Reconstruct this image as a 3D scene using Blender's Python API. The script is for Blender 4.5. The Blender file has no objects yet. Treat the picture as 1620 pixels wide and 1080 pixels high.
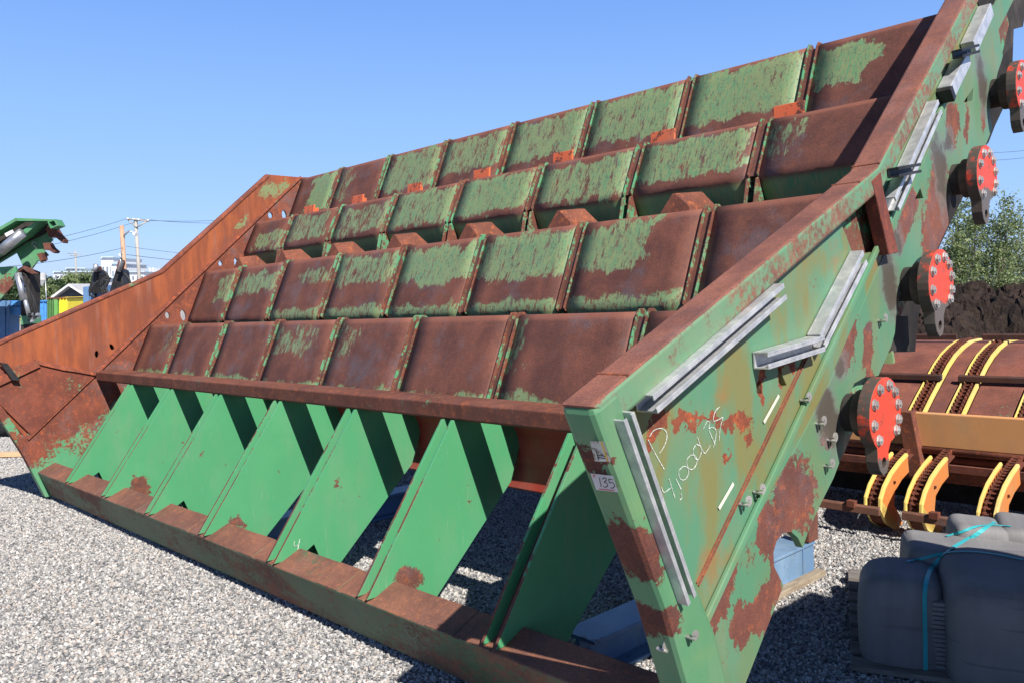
import bpy, bmesh, math, random
from mathutils import Vector, Matrix, noise as mnoise
random.seed(7)
# ---------------------------------------------------------------- scene, camera, light
sc = bpy.context.scene
S = 0.58                       # metres per layout unit
F = 1345.4; CX, CY = 810.0, 540.0
pitch = math.atan((CY-451.0)/F); roll = math.radians(0.7)
fwd = Vector((0, math.cos(pitch), -math.sin(pitch)))
r0 = Vector((1, 0, 0)); u0 = r0.cross(fwd)
right = math.cos(roll)*r0-math.sin(roll)*u0
up = math.sin(roll)*r0+math.cos(roll)*u0
CAM = Vector((0, 0, 1.64))
cam_d = bpy.data.cameras.new('camera'); cam = bpy.data.objects.new('camera', cam_d)
sc.collection.objects.link(cam); sc.camera = cam
cam_d.sensor_width = 36; cam_d.lens = F/1620*36; cam_d.clip_start = 0.05; cam_d.clip_end = 6000
m = Matrix.Identity(4)
for i in range(3):
    m[i][0] = right[i]; m[i][1] = up[i]; m[i][2] = -fwd[i]; m[i][3] = CAM[i]
cam.matrix_world = m
def ray(u, v): return ((u-CX)*right-(v-CY)*up)/F+fwd
eA = -ray(-480.4, 532.4); eA.normalize()                     # long axis of the machine
eB = Vector((0, 0, 1)).cross(eA); eB.normalize()
if eB.y < 0: eB = -eB
eC = eB.cross(eA)
if eC.z < 0: eC = -eC
def W(A, B, C): return CAM+S*(A*eA+B*eB+C*eC)
def onA(u, v, A):
    d = ray(u, v); t = A/d.dot(eA); return (t*d.dot(eB), t*d.dot(eC))
def at(u, v, Y):                                             # point on the sight line at depth Y metres
    d = ray(u, v); return CAM+d*(Y/d.y)
GC = -2.83                                                   # ground level in machine units
def gz(x, y):                                                # ground height (the yard slopes gently)
    n = eC; return CAM.z+(GC*S-n.x*x-n.y*y)/n.z
def gz2(x, y):                                               # level again beyond the near yard
    return gz(min(max(x, -12), 12), min(max(y, -5), 15))
def onG(u, v, dz=0.0):
    d = ray(u, v); t = (GC*S+dz)/d.dot(eC); return CAM+t*d
SUN = (1.0*eA-0.32*eB+0.90*eC).normalized()
wd = bpy.data.worlds.new('World'); sc.world = wd; wd.use_nodes = True
nt = wd.node_tree; bg = nt.nodes['Background']
sky = nt.nodes.new('ShaderNodeTexSky'); sky.sky_type = 'NISHITA'; sky.sun_disc = False
sky.sun_elevation = math.asin(SUN.z); sky.sun_rotation = math.atan2(SUN.x, SUN.y)
sky.altitude = 600; sky.air_density = 1.0; sky.dust_density = 0.15; sky.ozone_density = 2.5
# deepen the Nishita sky towards the zenith the way a clear northern sky does
tc = nt.nodes.new('ShaderNodeTexCoord'); sz = nt.nodes.new('ShaderNodeSeparateXYZ'); nt.links.new(tc.outputs['Generated'], sz.inputs[0])
rp = nt.nodes.new('ShaderNodeValToRGB'); nt.links.new(sz.outputs[2], rp.inputs[0])
el = rp.color_ramp.elements
SKY = [(0.0, (.42, .58, .95)), (0.06, (.37, .60, 1.03)), (0.18, (.29, .53, 1.05)), (0.34, (.17, .37, .92)), (0.55, (.04, .11, .36)), (0.75, (.012, .04, .15)), (1.0, (.006, .02, .08))]
while len(el) < len(SKY): el.new(0.5)
for i, (p_, c_) in enumerate(SKY): el[i].position = p_; el[i].color = (*c_, 1)
scl = nt.nodes.new('ShaderNodeVectorMath'); scl.operation = 'SCALE'; scl.inputs['Scale'].default_value = 5.6; nt.links.new(rp.outputs[0], scl.inputs[0])
mxs = nt.nodes.new('ShaderNodeMix'); mxs.data_type = 'RGBA'; mxs.inputs[0].default_value = 0.88; nt.links.new(sky.outputs[0], mxs.inputs[6]); nt.links.new(scl.outputs[0], mxs.inputs[7])
nt.links.new(mxs.outputs[2], bg.inputs[0]); bg.inputs[1].default_value = 0.105
sl = bpy.data.lights.new('sun', 'SUN'); sl.energy = 4.6; sl.angle = math.radians(0.5); sl.color = (1, 0.955, 0.89)
so = bpy.data.objects.new('sun', sl); sc.collection.objects.link(so)
so.rotation_euler = SUN.to_track_quat('Z', 'Y').to_euler(); so.location = (0, 0, 30)
sc.view_settings.view_transform = 'Standard'; sc.view_settings.look = 'None'
sc.view_settings.exposure = 0.8; sc.view_settings.gamma = 1
sc.render.engine = 'CYCLES'

# ---------------------------------------------------------------- node helpers
class NT:
    def __init__(s, name):
        s.m = bpy.data.materials.new(name); s.m.use_nodes = True
        s.t = s.m.node_tree; s.bsdf = s.t.nodes['Principled BSDF']
        s.bsdf.inputs['Specular IOR Level'].default_value = 0.35
    def n(s, typ, **k):
        x = s.t.nodes.new(typ)
        for a, b in k.items(): setattr(x, a, b)
        return x
    def l(s, a, b): s.t.links.new(a, b)
    def put(s, sock, v):
        if hasattr(v, 'links') or hasattr(v, 'is_linked'): s.l(v, sock)
        else: sock.default_value = v
    def math(s, op, a, b=0.0, c=None, clamp=False):
        x = s.n('ShaderNodeMath', operation=op, use_clamp=clamp)
        s.put(x.inputs[0], a); s.put(x.inputs[1], b)
        if c is not None: s.put(x.inputs[2], c)
        return x.outputs[0]
    def ss(s, v, a, b, lo=0.0, hi=1.0):
        x = s.n('ShaderNodeMapRange', interpolation_type='SMOOTHSTEP')
        s.put(x.inputs[0], v); s.put(x.inputs[1], a); s.put(x.inputs[2], b)
        x.inputs[3].default_value = lo; x.inputs[4].default_value = hi
        return x.outputs[0]
    def noise(s, vec, scale, detail=4, rough=0.6, dist=0.0):
        x = s.n('ShaderNodeTexNoise'); s.l(vec, x.inputs['Vector'])
        x.inputs['Scale'].default_value = scale; x.inputs['Detail'].default_value = detail
        x.inputs['Roughness'].default_value = rough; x.inputs['Distortion'].default_value = dist
        return x.outputs[0]
    def map(s, vec, loc=(0, 0, 0), rot=(0, 0, 0), scale=(1, 1, 1), typ='POINT'):
        x = s.n('ShaderNodeMapping', vector_type=typ); s.l(vec, x.inputs[0])
        x.inputs[1].default_value = loc; x.inputs[2].default_value = rot; x.inputs[3].default_value = scale
        return x.outputs[0]
    def mix(s, f, a, b):
        x = s.n('ShaderNodeMix', data_type='RGBA'); s.put(x.inputs[0], f)
        for k, v in ((6, a), (7, b)):
            if isinstance(v, tuple): x.inputs[k].default_value = (*v, 1)
            else: s.l(v, x.inputs[k])
        return x.outputs[2]
    def bump(s, h, strength=0.3, dist=0.01):
        x = s.n('ShaderNodeBump'); s.l(h, x.inputs['Height'])
        x.inputs['Strength'].default_value = strength; x.inputs['Distance'].default_value = dist
        s.l(x.outputs[0], s.bsdf.inputs['Normal'])
    def obj(s): return s.n('ShaderNodeTexCoord').outputs['Object']
    def attr(s, name, kind='OBJECT'):
        x = s.n('ShaderNodeAttribute', attribute_type=kind, attribute_name=name); return x.outputs['Fac']
P0 = (-9.0, 4.0, GC)            # machine base, in layout units
def mvec(t): return t.map(t.obj(), loc=P0, scale=(1/S, 1/S, 1/S))
DR = (0.092, 0.036, 0.027); MR = (0.155, 0.058, 0.038); OR = (0.36, 0.105, 0.035); GR = (0.105, 0.098, 0.115)
G1 = (0.072, 0.26, 0.125); G2 = (0.155, 0.27, 0.14)
def rust_col(t, v, orange=0.25, grey=0.35, tone=(1, 1, 1)):
    f = lambda c: tuple(a*b for a, b in zip(c, tone))
    a = t.noise(v, 2.3, 6, 0.65); b = t.noise(v, 14, 5, 0.7); c = t.noise(v, 90, 3, 0.6)
    col = t.mix(t.ss(a, 0.35, 0.68), f(DR), f(MR))
    col = t.mix(t.math('MULTIPLY', t.ss(t.noise(t.map(v, loc=(3, 9, 1)), 1.6, 6, 0.7), 0.5, 0.66), grey), col, f(GR))
    col = t.mix(t.math('MULTIPLY', t.ss(b, 0.5, 0.72), orange), col, f(OR))
    x = t.n('ShaderNodeMix', data_type='RGBA', blend_type='MULTIPLY'); x.inputs[0].default_value = 1
    t.l(col, x.inputs[6]); s = t.ss(c, 0.25, 0.75, 0.72, 1.25)
    y = t.n('ShaderNodeCombineColor'); [t.l(s, y.inputs[i]) for i in range(3)]; t.l(y.outputs[0], x.inputs[7])
    return x.outputs[2]
def paint_col(t, v, a=G1, b=G2, lo=0.42, hi=0.75):
    n = t.noise(t.map(v, loc=(5, 2, 7)), 1.4, 5, 0.65)
    col = t.mix(t.ss(n, lo, hi), a, b)
    k = t.noise(v, 35, 4, 0.7)
    return t.mix(t.ss(k, 0.6, 0.85, 0, 0.22), col, (0.30, 0.34, 0.24))
def finish(t, col, mask, v, rr=0.85, pr=0.5, bs=0.35):
    t.l(col, t.bsdf.inputs['Base Color'])
    t.l(t.ss(mask, 0, 1, pr, rr), t.bsdf.inputs['Roughness'])
    h = t.math('ADD', t.math('MULTIPLY', mask, -0.5), t.math('MULTIPLY', t.math('MULTIPLY', t.noise(v, 60, 5, 0.7), mask), 0.9))
    h = t.math('ADD', h, t.math('MULTIPLY', t.noise(v, 3, 3, 0.5), 0.4))
    t.bump(h, bs, 0.004)
def blobs(t, v, lst, warp=0.34):
    """largest of several soft ellipses: (A,B,C) centre, radii, turn in the side plane"""
    out = None
    nz = t.n('ShaderNodeTexNoise'); t.l(v, nz.inputs['Vector']); nz.inputs['Scale'].default_value = 5.0; nz.inputs['Detail'].default_value = 5; nz.inputs['Roughness'].default_value = 0.7
    a1 = t.n('ShaderNodeVectorMath', operation='SUBTRACT'); t.l(nz.outputs['Color'], a1.inputs[0]); a1.inputs[1].default_value = (.5, .5, .5)
    a2 = t.n('ShaderNodeVectorMath', operation='SCALE'); t.l(a1.outputs[0], a2.inputs[0]); a2.inputs['Scale'].default_value = warp
    a3 = t.n('ShaderNodeVectorMath', operation='ADD'); t.l(v, a3.inputs[0]); t.l(a2.outputs[0], a3.inputs[1]); v = a3.outputs[0]
    for (B, C, rb, rc, ang) in lst:
        q = t.map(v, loc=(0, B, C), rot=(math.radians(ang), 0, 0), scale=(1e4, rb, rc), typ='TEXTURE')
        x = t.n('ShaderNodeVectorMath', operation='LENGTH'); t.l(q, x.inputs[0])
        s = t.ss(x.outputs['Value'], 1.9, 0.25)
        out = s if out is None else t.math('MAXIMUM', out, s)
    return out
def steel_mat(name, green=0.5, blob=None, a=G1, b=G2, scale=1.2, orange=0.3, grey=0.3, stretch=(1, 1, 1), tone=(1, 1, 1), soft=0.05, spots=0.5, olive=None, edge=0.0, topwear=0.0, mud_shade=None):
    """painted steel; 'green' is the share of paint left, blob adds rust patches"""
    t = NT(name); v = mvec(t)
    sv = t.map(v, scale=stretch)
    n = t.noise(sv, scale, 8, 0.68)
    f = t.noise(v, 22, 6, 0.75)
    val = t.math('ADD', t.math('MULTIPLY', n, 0.62), t.math('MULTIPLY', f, 0.38)); val = t.math('MULTIPLY_ADD', val, 1.7, -0.35)
    thr = 0.26+0.56*green
    if blob:
        val = t.math('ADD', val, t.math('MULTIPLY', blobs(t, v, blob), 0.50))
    if edge:
        pt = t.n('ShaderNodeNewGeometry'); val = t.math('ADD', val, t.math('MULTIPLY', t.ss(pt.outputs['Pointiness'], 0.53, 0.6), edge))
    if topwear:
        ge = t.n('ShaderNodeNewGeometry'); sz = t.n('ShaderNodeSeparateXYZ'); t.l(ge.outputs['Normal'], sz.inputs[0])
        val = t.math('ADD', val, t.math('MULTIPLY', t.ss(sz.outputs[2], 0.4, 0.7), topwear))
    mask = t.ss(val, thr-soft, thr+soft)
    # small chips
    ch = t.math('MAXIMUM', t.ss(t.noise(v, 55, 3, 0.5), 0.68, 0.72), t.ss(t.noise(v, 24, 5, 0.7), 0.665, 0.69))
    ch = t.math('MULTIPLY', ch, t.ss(t.noise(v, 2.2, 2, 0.5), 0.48, 0.62, 0, spots))
    mask = t.math('MAXIMUM', mask, ch)
    pc = paint_col(t, v, a, b)
    sr = t.noise(t.map(v, rot=(0.9, 0, 0), scale=(1, 26, 1.2)), 2.2, 3, 0.55)
    pc = t.mix(t.math('MULTIPLY', t.ss(sr, 0.66, 0.71), t.ss(t.noise(v, 1.1, 2, 0.5), 0.5, 0.6, 0, 0.45)), pc, (0.22, 0.30, 0.22))
    dust = t.noise(t.map(v, scale=(1, 1.6, .5), loc=(7, 7, 1)), 2.0, 5, 0.65); pc = t.mix(t.ss(dust, 0.45, 0.72, 0, 0.22), pc, (0.20, 0.22, 0.16))
    if olive:
        ov = t.noise(t.map(v, scale=(1, 2.2, 0.9), loc=(2, 5, 3)), 1.5, 4, 0.6)
        pc = t.mix(t.math('MULTIPLY', t.ss(ov, 0.42, 0.62), olive), pc, (0.165, 0.155, 0.055))
        pc = t.mix(t.math('MULTIPLY', t.ss(t.noise(t.map(v, loc=(9, 9, 2)), 2.6, 4, 0.6), 0.55, 0.72), olive*0.7), pc, (0.24, 0.125, 0.045))
    col = t.mix(mask, pc, rust_col(t, v, orange, grey, tone))
    if mud_shade:
        mm_ = t.math('ADD', blobs(t, v, mud_shade), t.math('MULTIPLY', t.math('SUBTRACT', t.noise(v, 4, 6, 0.7), 0.5), 1.3))
        col = t.mix(t.ss(mm_, 0.10, 0.75, 0, 0.65), col, (0.14, 0.14, 0.135)); col = t.mix(t.ss(mm_, 0.55, 0.95, 0, 0.9), col, (0.07, 0.055, 0.045))  # grey mud, with a dark core that also stands for shaded hub holes
    finish(t, col, mask, v); return t.m
def plain(name, c1, c2=None, rough=0.7, metal=0.0, scale=6.0, bump=0.2, fine=40.0, stretch=(1, 1, 1)):
    t = NT(name); v = t.map(t.obj(), scale=stretch)
    c2 = c2 or tuple(min(1, x*1.35+0.01) for x in c1)
    n = t.noise(v, scale, 6, 0.65); t.l(t.mix(t.ss(n, 0.35, 0.68), c1, c2), t.bsdf.inputs['Base Color'])
    t.bsdf.inputs['Roughness'].default_value = rough; t.bsdf.inputs['Metallic'].default_value = metal
    t.bump(t.noise(v, fine, 4, 0.6), bump, 0.004); return t.m

# ---------------------------------------------------------------- object helpers
def link(name, me, mat=None, parent=None, smooth=False, bevel=0.0):
    o = bpy.data.objects.new(name, me); sc.collection.objects.link(o)
    if mat is not None: me.materials.append(mat)
    if parent is not None: o.parent = parent
    if smooth:
        for p in me.polygons: p.use_smooth = True
    if bevel:
        b = o.modifiers.new('bevel', 'BEVEL'); b.width = bevel; b.segments = 2; b.limit_method = 'ANGLE'; b.angle_limit = math.radians(35)
        b.harden_normals = False
    return o
def thing(name, label, cat, loc=(0, 0, 0), mat=None, group=None):
    o = bpy.data.objects.new(name, None); sc.collection.objects.link(o); o.empty_display_size = 0.2
    if mat is not None: o.matrix_world = mat
    else: o.location = loc
    o['label'] = label; o['category'] = cat
    if group: o['group'] = group
    return o
def tag(o, label, cat, group=None):
    o['label'] = label; o['category'] = cat
    if group: o['group'] = group
    return o
def bm_mesh(bm, name):
    bmesh.ops.recalc_face_normals(bm, faces=bm.faces)
    me = bpy.data.meshes.new(name); bm.to_mesh(me); bm.free(); return me
def L3(A, B, C): return Vector(((A-P0[0])*S, (B-P0[1])*S, (C-P0[2])*S))   # machine units -> local metres
def add_prism(bm, poly, A0, A1, holes=(), f=L3):
    """polygon in the (B,C) plane pushed along A, holes allowed"""
    loops = []
    for lp in [poly]+list(holes):
        a = [bm.verts.new(f(A0, *p)) for p in lp]; b = [bm.verts.new(f(A1, *p)) for p in lp]
        n = len(lp); ea = []; eb = []
        for i in range(n):
            bm.faces.new((a[i], a[(i+1) % n], b[(i+1) % n], b[i]))
            ea.append(bm.edges.get((a[i], a[(i+1) % n]))); eb.append(bm.edges.get((b[i], b[(i+1) % n])))
        loops.append((a, b, ea, eb))
    if not holes:
        bm.faces.new(loops[0][0]); bm.faces.new(loops[0][1][::-1])
    else:
        for k in (2, 3):
            bmesh.ops.triangle_fill(bm, use_beauty=True, use_dissolve=False, edges=[e for l in loops for e in l[k]])
def prism(name, poly, A0, A1, mat, parent, holes=(), bevel=0.003):
    bm = bmesh.new(); add_prism(bm, poly, A0, A1, holes)
    return link(name, bm_mesh(bm, name), mat, parent, bevel=bevel)
def add_frame_box(bm, o, x, y, z, sx, sy, sz):
    """box from corner-centre o with axes x,y,z (unit) and full sizes"""
    vs = []
    for a in (-.5, .5):
        for b in (-.5, .5):
            for c in (-.5, .5): vs.append(bm.verts.new(o+x*(a*sx)+y*(b*sy)+z*(c*sz)))
    for q in ((0, 1, 3, 2), (4, 6, 7, 5), (0, 4, 5, 1), (2, 3, 7, 6), (0, 2, 6, 4), (1, 5, 7, 3)): bm.faces.new([vs[i] for i in q])
def add_box(bm, lo, hi):
    lo = Vector(lo); hi = Vector(hi); c = (lo+hi)/2; d = hi-lo
    add_frame_box(bm, c, Vector((1, 0, 0)), Vector((0, 1, 0)), Vector((0, 0, 1)), d.x, d.y, d.z)
def sweep(bm, pts, sec, closed=True, upv=Vector((0, 0, 1)), caps=True):
    """sweep a 2D section (side, up) along world/local points"""
    rings = []
    n = len(pts)
    for i, p in enumerate(pts):
        d = (pts[min(i+1, n-1)]-pts[max(i-1, 0)]).normalized()
        s = d.cross(upv)
        if s.length < 1e-4: s = d.cross(Vector((0.3, 1, 0)))
        s.normalize(); w = s.cross(d).normalized()
        rings.append([bm.verts.new(p+s*a+w*b) for a, b in sec])
    k = len(sec)
    for i in range(n-1):
        for j in range(k if closed else k-1):
            bm.faces.new((rings[i][j], rings[i][(j+1) % k], rings[i+1][(j+1) % k], rings[i+1][j]))
    if caps and closed:
        bm.faces.new(rings[0][::-1]); bm.faces.new(rings[-1])
def circ(r, n=10): return [(r*math.cos(2*math.pi*i/n), r*math.sin(2*math.pi*i/n)) for i in range(n)]
def tube(name, pts, r, mat, parent=None, n=10, smooth=True):
    bm = bmesh.new(); sweep(bm, [Vector(p) for p in pts], circ(r, n)); return link(name, bm_mesh(bm, name), mat, parent, smooth)
def inward(o):
    return o

# ================================================================ GROUND
def ground_mesh():
    bm = bmesh.new()
    xs = [-900, -300, -120, -60, -30, -16, -12, -8, -4, 0, 4, 8, 12, 16, 30, 60, 120, 300, 900]
    ys = [-60, -20, -5, 0, 4, 8, 12, 15, 24, 40, 70, 120, 250, 600, 1500, 3000]
    g = [[bm.verts.new((x, y, gz2(x, y)-0.012)) for y in ys] for x in xs]
    for i in range(len(xs)-1):
        for j in range(len(ys)-1): bm.faces.new((g[i][j], g[i+1][j], g[i+1][j+1], g[i][j+1]))
    return bm_mesh(bm, 'ground')
STONE = [(0.0, (0.10, 0.10, 0.105)), (0.10, (0.17, 0.17, 0.175)), (0.3, (0.28, 0.275, 0.27)), (0.45, (0.36, 0.35, 0.335)), (0.6, (0.44, 0.425, 0.405)), (0.72, (0.42, 0.36, 0.31)), (0.82, (0.54, 0.52, 0.495)), (0.93, (0.64, 0.62, 0.59)), (1.0, (0.46, 0.37, 0.31))]
def ramp(t, fac, stops):
    r = t.n('ShaderNodeValToRGB'); e = r.color_ramp.elements
    while len(e) < len(stops): e.new(0.5)
    for i, (p, c) in enumerate(stops): e[i].position = p; e[i].color = (*c, 1)
    t.l(fac, r.inputs[0]); return r.outputs[0]
t = NT('gravel_ground')
v = t.obj(); vo = t.n('ShaderNodeTexVoronoi'); t.l(v, vo.inputs['Vector']); vo.inputs['Scale'].default_value = 60
sep = t.n('ShaderNodeSeparateColor'); t.l(vo.outputs['Color'], sep.inputs[0])
col = ramp(t, sep.outputs[0], STONE)
big = t.noise(v, 0.35, 5, 0.6); col = t.mix(t.ss(big, 0.5, 0.75, 0, 0.35), col, (0.33, 0.28, 0.22))
t.l(col, t.bsdf.inputs['Base Color']); t.bsdf.inputs['Roughness'].default_value = 0.9
t.bump(t.math('SUBTRACT', 1.0, vo.outputs['Distance']), 1.0, 0.02)
g = link('ground', ground_mesh(), t.m); g['kind'] = 'structure'
# loose stones: one object, stones scattered over the near yard
t = NT('gravel_stones')
oi = t.n('ShaderNodeObjectInfo'); col = ramp(t, oi.outputs['Random'], STONE)
n = t.noise(t.obj(), 2.5, 3, 0.6)
x = t.n('ShaderNodeMix', data_type='RGBA', blend_type='MULTIPLY'); x.inputs[0].default_value = 1; t.l(col, x.inputs[6])
cc = t.n('ShaderNodeCombineColor'); sv = t.ss(n, 0.3, 0.7, 0.70, 1.02); [t.l(sv, cc.inputs[i]) for i in range(3)]; t.l(cc.outputs[0], x.inputs[7])
t.l(x.outputs[2], t.bsdf.inputs['Base Color']); t.bsdf.inputs['Roughness'].default_value = 0.85
stone_mat = t.m
bm = bmesh.new()
ring = [(-4.9, 2.6), (3.6, 2.6), (6.5, 6.5), (8.5, 11.5), (5, 15), (-9.5, 15), (-9.6, 9.5)]
bm.faces.new([bm.verts.new((x_, y_, gz(x_, y_)-0.008)) for x_, y_ in ring])
gs = link('gravel', bm_mesh(bm, 'gravel'), stone_mat); gs['kind'] = 'stuff'; gs['label'] = 'crushed grey gravel covering the yard'
gn = bpy.data.node_groups.new('gravel_scatter', 'GeometryNodeTree')
gn.interface.new_socket('Geometry', in_out='INPUT', socket_type='NodeSocketGeometry')
gn.interface.new_socket('Geometry', in_out='OUTPUT', socket_type='NodeSocketGeometry')
N = gn.nodes; Lk = gn.links
gi = N.new('NodeGroupInput'); go = N.new('NodeGroupOutput')
dp = N.new('GeometryNodeDistributePointsOnFaces'); dp.inputs['Density'].default_value = 3600
ico = N.new('GeometryNodeMeshIcoSphere'); ico.inputs['Subdivisions'].default_value = 1; ico.inputs['Radius'].default_value = 1
sp = N.new('GeometryNodeSetPosition'); nz = N.new('ShaderNodeTexNoise'); nz.inputs['Scale'].default_value = 1.7
sub = N.new('ShaderNodeVectorMath'); sub.operation = 'SUBTRACT'; sub.inputs[1].default_value = (.5, .5, .5)
sca = N.new('ShaderNodeVectorMath'); sca.operation = 'SCALE'; sca.inputs['Scale'].default_value = 1.3
Lk.new(nz.outputs['Color'], sub.inputs[0]); Lk.new(sub.outputs[0], sca.inputs[0]); Lk.new(sca.outputs[0], sp.inputs['Offset']); Lk.new(ico.outputs[0], sp.inputs['Geometry'])
ip = N.new('GeometryNodeInstanceOnPoints'); Lk.new(gi.outputs[0], dp.inputs['Mesh']); Lk.new(dp.outputs['Points'], ip.inputs['Points']); Lk.new(sp.outputs[0], ip.inputs['Instance'])
rv = N.new('FunctionNodeRandomValue'); rv.data_type = 'FLOAT_VECTOR'; rv.inputs[0].default_value = (0, 0, 0); rv.inputs[1].default_value = (6.28, 6.28, 6.28)
Lk.new(rv.outputs[0], ip.inputs['Rotation'])
rs = N.new('FunctionNodeRandomValue'); rs.data_type = 'FLOAT_VECTOR'; rs.inputs[0].default_value = (0.0045, 0.004, 0.004); rs.inputs[1].default_value = (0.0135, 0.0115, 0.009); rs.inputs['Seed'].default_value = 5
Lk.new(rs.outputs[0], ip.inputs['Scale'])
sm = N.new('GeometryNodeSetMaterial'); sm.inputs['Material'].default_value = stone_mat
Lk.new(ip.outputs[0], sm.inputs[0]); Lk.new(sm.outputs[0], go.inputs[0])
md = gs.modifiers.new('scatter', 'NODES'); md.node_group = gn

# ================================================================ THE MACHINE
RM = Matrix.Identity(4)
o = W(*P0)
for i in range(3): RM[i][0] = eA[i]; RM[i][1] = eB[i]; RM[i][2] = eC[i]; RM[i][3] = o[i]
if RM.to_3x3().determinant() < 0: raise RuntimeError('left handed')
mach = thing('screening_machine', 'huge rusty green steel screening machine with stepped rows of slanted plates, tag 135', 'machine', mat=RM)
AL, AR = -15.17, -2.6
DB, DC = 1.035, 0.92
mat_beam_top = steel_mat('front_beam_paint', 0.50, scale=1.0, stretch=(0.5, 1, 1), orange=0.3, grey=0.1, tone=(1.5, 1.7, 1.6), a=(0.06, 0.12, 0.06), b=(0.10, 0.12, 0.065), topwear=0.2, soft=0.09)
mat_tie = steel_mat('rusty_crossbar', 0.02, orange=0.45, grey=0.15, tone=(1.15, 1.05, 0.95))
mat_div = steel_mat('green_divider', 1.02, scale=2.0, spots=0.8, a=(0.060, 0.255, 0.112), b=(0.072, 0.275, 0.122), edge=0.6)
DIVM = [mat_div]
for i_, bl_ in enumerate(([(4.28, -2.28, .13, .13, 20), (4.62, -1.98, .030, .008, 50), (4.95, -1.75, .010, .022, 10)],
                          [(4.55, -1.70, .035, .010, 40), (4.80, -1.86, .012, .02, 0)],
                          [(4.22, -2.27, .09, .08, 0), (4.75, -1.78, .030, .008, 130), (5.15, -1.5, .01, .02, 0)])):
    DIVM.append(steel_mat('green_divider_worn', 1.02, blob=bl_, scale=2.0, spots=0.9, a=(0.060, 0.255, 0.112), b=(0.072, 0.275, 0.122), edge=0.6, orange=0.5))
mat_rib = steel_mat('rib_steel', 0.36, scale=5.0, orange=0.4, grey=0.1, tone=(1.0, 0.9, 0.85))
mat_rust = steel_mat('rusty_steel', 0.0, orange=0.4, grey=0.2)
mat_dark = plain('dirty_steel_and_shade', (0.02, 0.017, 0.015), (0.05, 0.04, 0.035), 0.85)  # dark steel, also stands for shade in recesses and behind parts
d1 = Vector((0.405, -0.914)); d2 = Vector((0.914, 0.405))      # down the front face / into the machine
def rect(p, w, h):
    """rectangle with top front corner p, w along d2 and h along d1"""
    p = Vector(p); return [tuple(p), tuple(p+d2*w), tuple(p+d2*w+d1*h), tuple(p+d1*h)]
# front bottom beam
beam = prism('front_beam', rect((3.835, -2.375), 0.30, 0.46), AL, -2.30, mat_beam_top, mach, bevel=0.008)
# wear strips welded on the beam top
for k in range(7):
    a0 = -14.9+1.545*k
    for q in (0.55, 0.95):
        p = Vector((3.835, -2.375))
        prism('wear_strip', [tuple(p+d2*0.005-d1*0.006), tuple(p+d2*0.295-d1*0.006), tuple(p+d2*0.295+d1*0.01), tuple(p+d2*0.005+d1*0.01)], a0+q, a0+q+0.33, mat_beam_top, mach, bevel=0.002)
# crossbar under the first row
prism('crossbar', [(4.80, -0.835), (4.84, -0.815), (5.05, -0.80), (5.06, -0.97), (4.90, -1.0), (4.815, -0.975)], AL, -2.62, mat_tie, mach, bevel=0.006)
# divider pairs
seams = [-4.36-1.545*k for k in range(7)]                       # right to left
dpoly = [(3.825, -2.345), (4.80, -0.985), (5.10, -0.99), (5.60, -0.98), (5.72, -1.08), (5.53, -1.55), (5.49, -1.65), (5.155, -1.955), (4.49, -2.56), (4.13, -2.335)]
cope = [(4.22, -2.26), (4.35, -2.05), (4.52, -2.38)]
COPE = [onA(*q, seams[2]+0.088) for q in ((514, 899), (497, 860), (470, 885))]
for k, a in enumerate(seams):
    for s_ in (-0.075, 0.06):
        hole = []
        prism('divider_plate', dpoly[:-1]+COPE+[(4.09, -2.345)] if k in (6, 4, 2) else dpoly, a+s_, a+s_+0.028, DIVM[(0, 1, 2, 3, 2, 1, 2)[k]] if s_ > 0 else mat_div, mach, hole, bevel=0.002)
    # web strip joining the pair, set back from the front edge
    n_ = Vector((0.813, -0.583)); 
    p, q = Vector((3.87, -2.36))+n_*0.05, Vector((4.80, -1.06))+n_*0.05
    prism('divider_web', [tuple(p), tuple(q), tuple(q+n_*0.02), tuple(p+n_*0.02)], a-0.047, a+0.06, mat_div, mach, bevel=0)
# rusty weld patches where dividers meet the beam
# ---- stepped rows
panel_tab = {
 4: [(1.0, .4, 1.2, .12, 1.0), (.62, -.2, .35, .2, 1.0), (.85, .0, 1.2, .2, .98), (.78, -.2, 1.2, .25, .97), (.85, -.2, 1.2, .2, .97), (.84, -.2, 1.2, .2, 1.0), (.95, -.2, 1.2, .2, 1.0), (1.0, -.2, .42, .36, .95)],
 3: [(.75, .2, 1.2, .0, .62), (.72, -.2, .9, .05, .95), (.68, -.2, 1.2, .0, .9), (.80, -.2, 1.2, .0, .98), (.92, -.2, 1.0, .05, 1.0), (.80, -.2, 1.2, .0, .92), (.84, -.2, 1.0, .1, .95), (.62, -.2, .22, .2, .9)],
 2: [(.72, .55, 1.2, .3, .9), (.76, -.1, 1.2, .45, .85), (.6, .3, 1.2, .5, .85), (.74, -.2, 1.2, .42, .95), (.95, -.2, 1.2, .38, .95), (.84, -.2, 1.2, .36, .98), (.86, -.2, .62, .38, .95), (.35, -.2, .1, .3, .7)],
 1: [(.45, .6, 1.2, .4, .9), (.15, 0, 1, .3, .8), (.25, 0, 1, .3, .8), (.60, -.2, .8, .5, .95), (.55, -.2, .30, .4, .95), (.25, -.2, .1, .3, .8), (.66, -.2, .10, .3, 1.), (.3, -.2, .2, .3, .8)]}
t = NT('louver_steel'); v = mvec(t)
uvn = t.n('ShaderNodeUVMap'); sx = t.n('ShaderNodeSeparateXYZ'); t.l(uvn.outputs[0], sx.inputs[0])
U, V = sx.outputs[0], sx.outputs[1]
wob = t.noise(v, 3.0, 5, 0.7)
wob2 = t.math('SUBTRACT', wob, 0.5)
Uw = t.math('ADD', U, t.math('MULTIPLY', wob2, 0.7)); Vw = t.math('ADD', V, t.math('MULTIPLY', wob2, 0.6))
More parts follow.
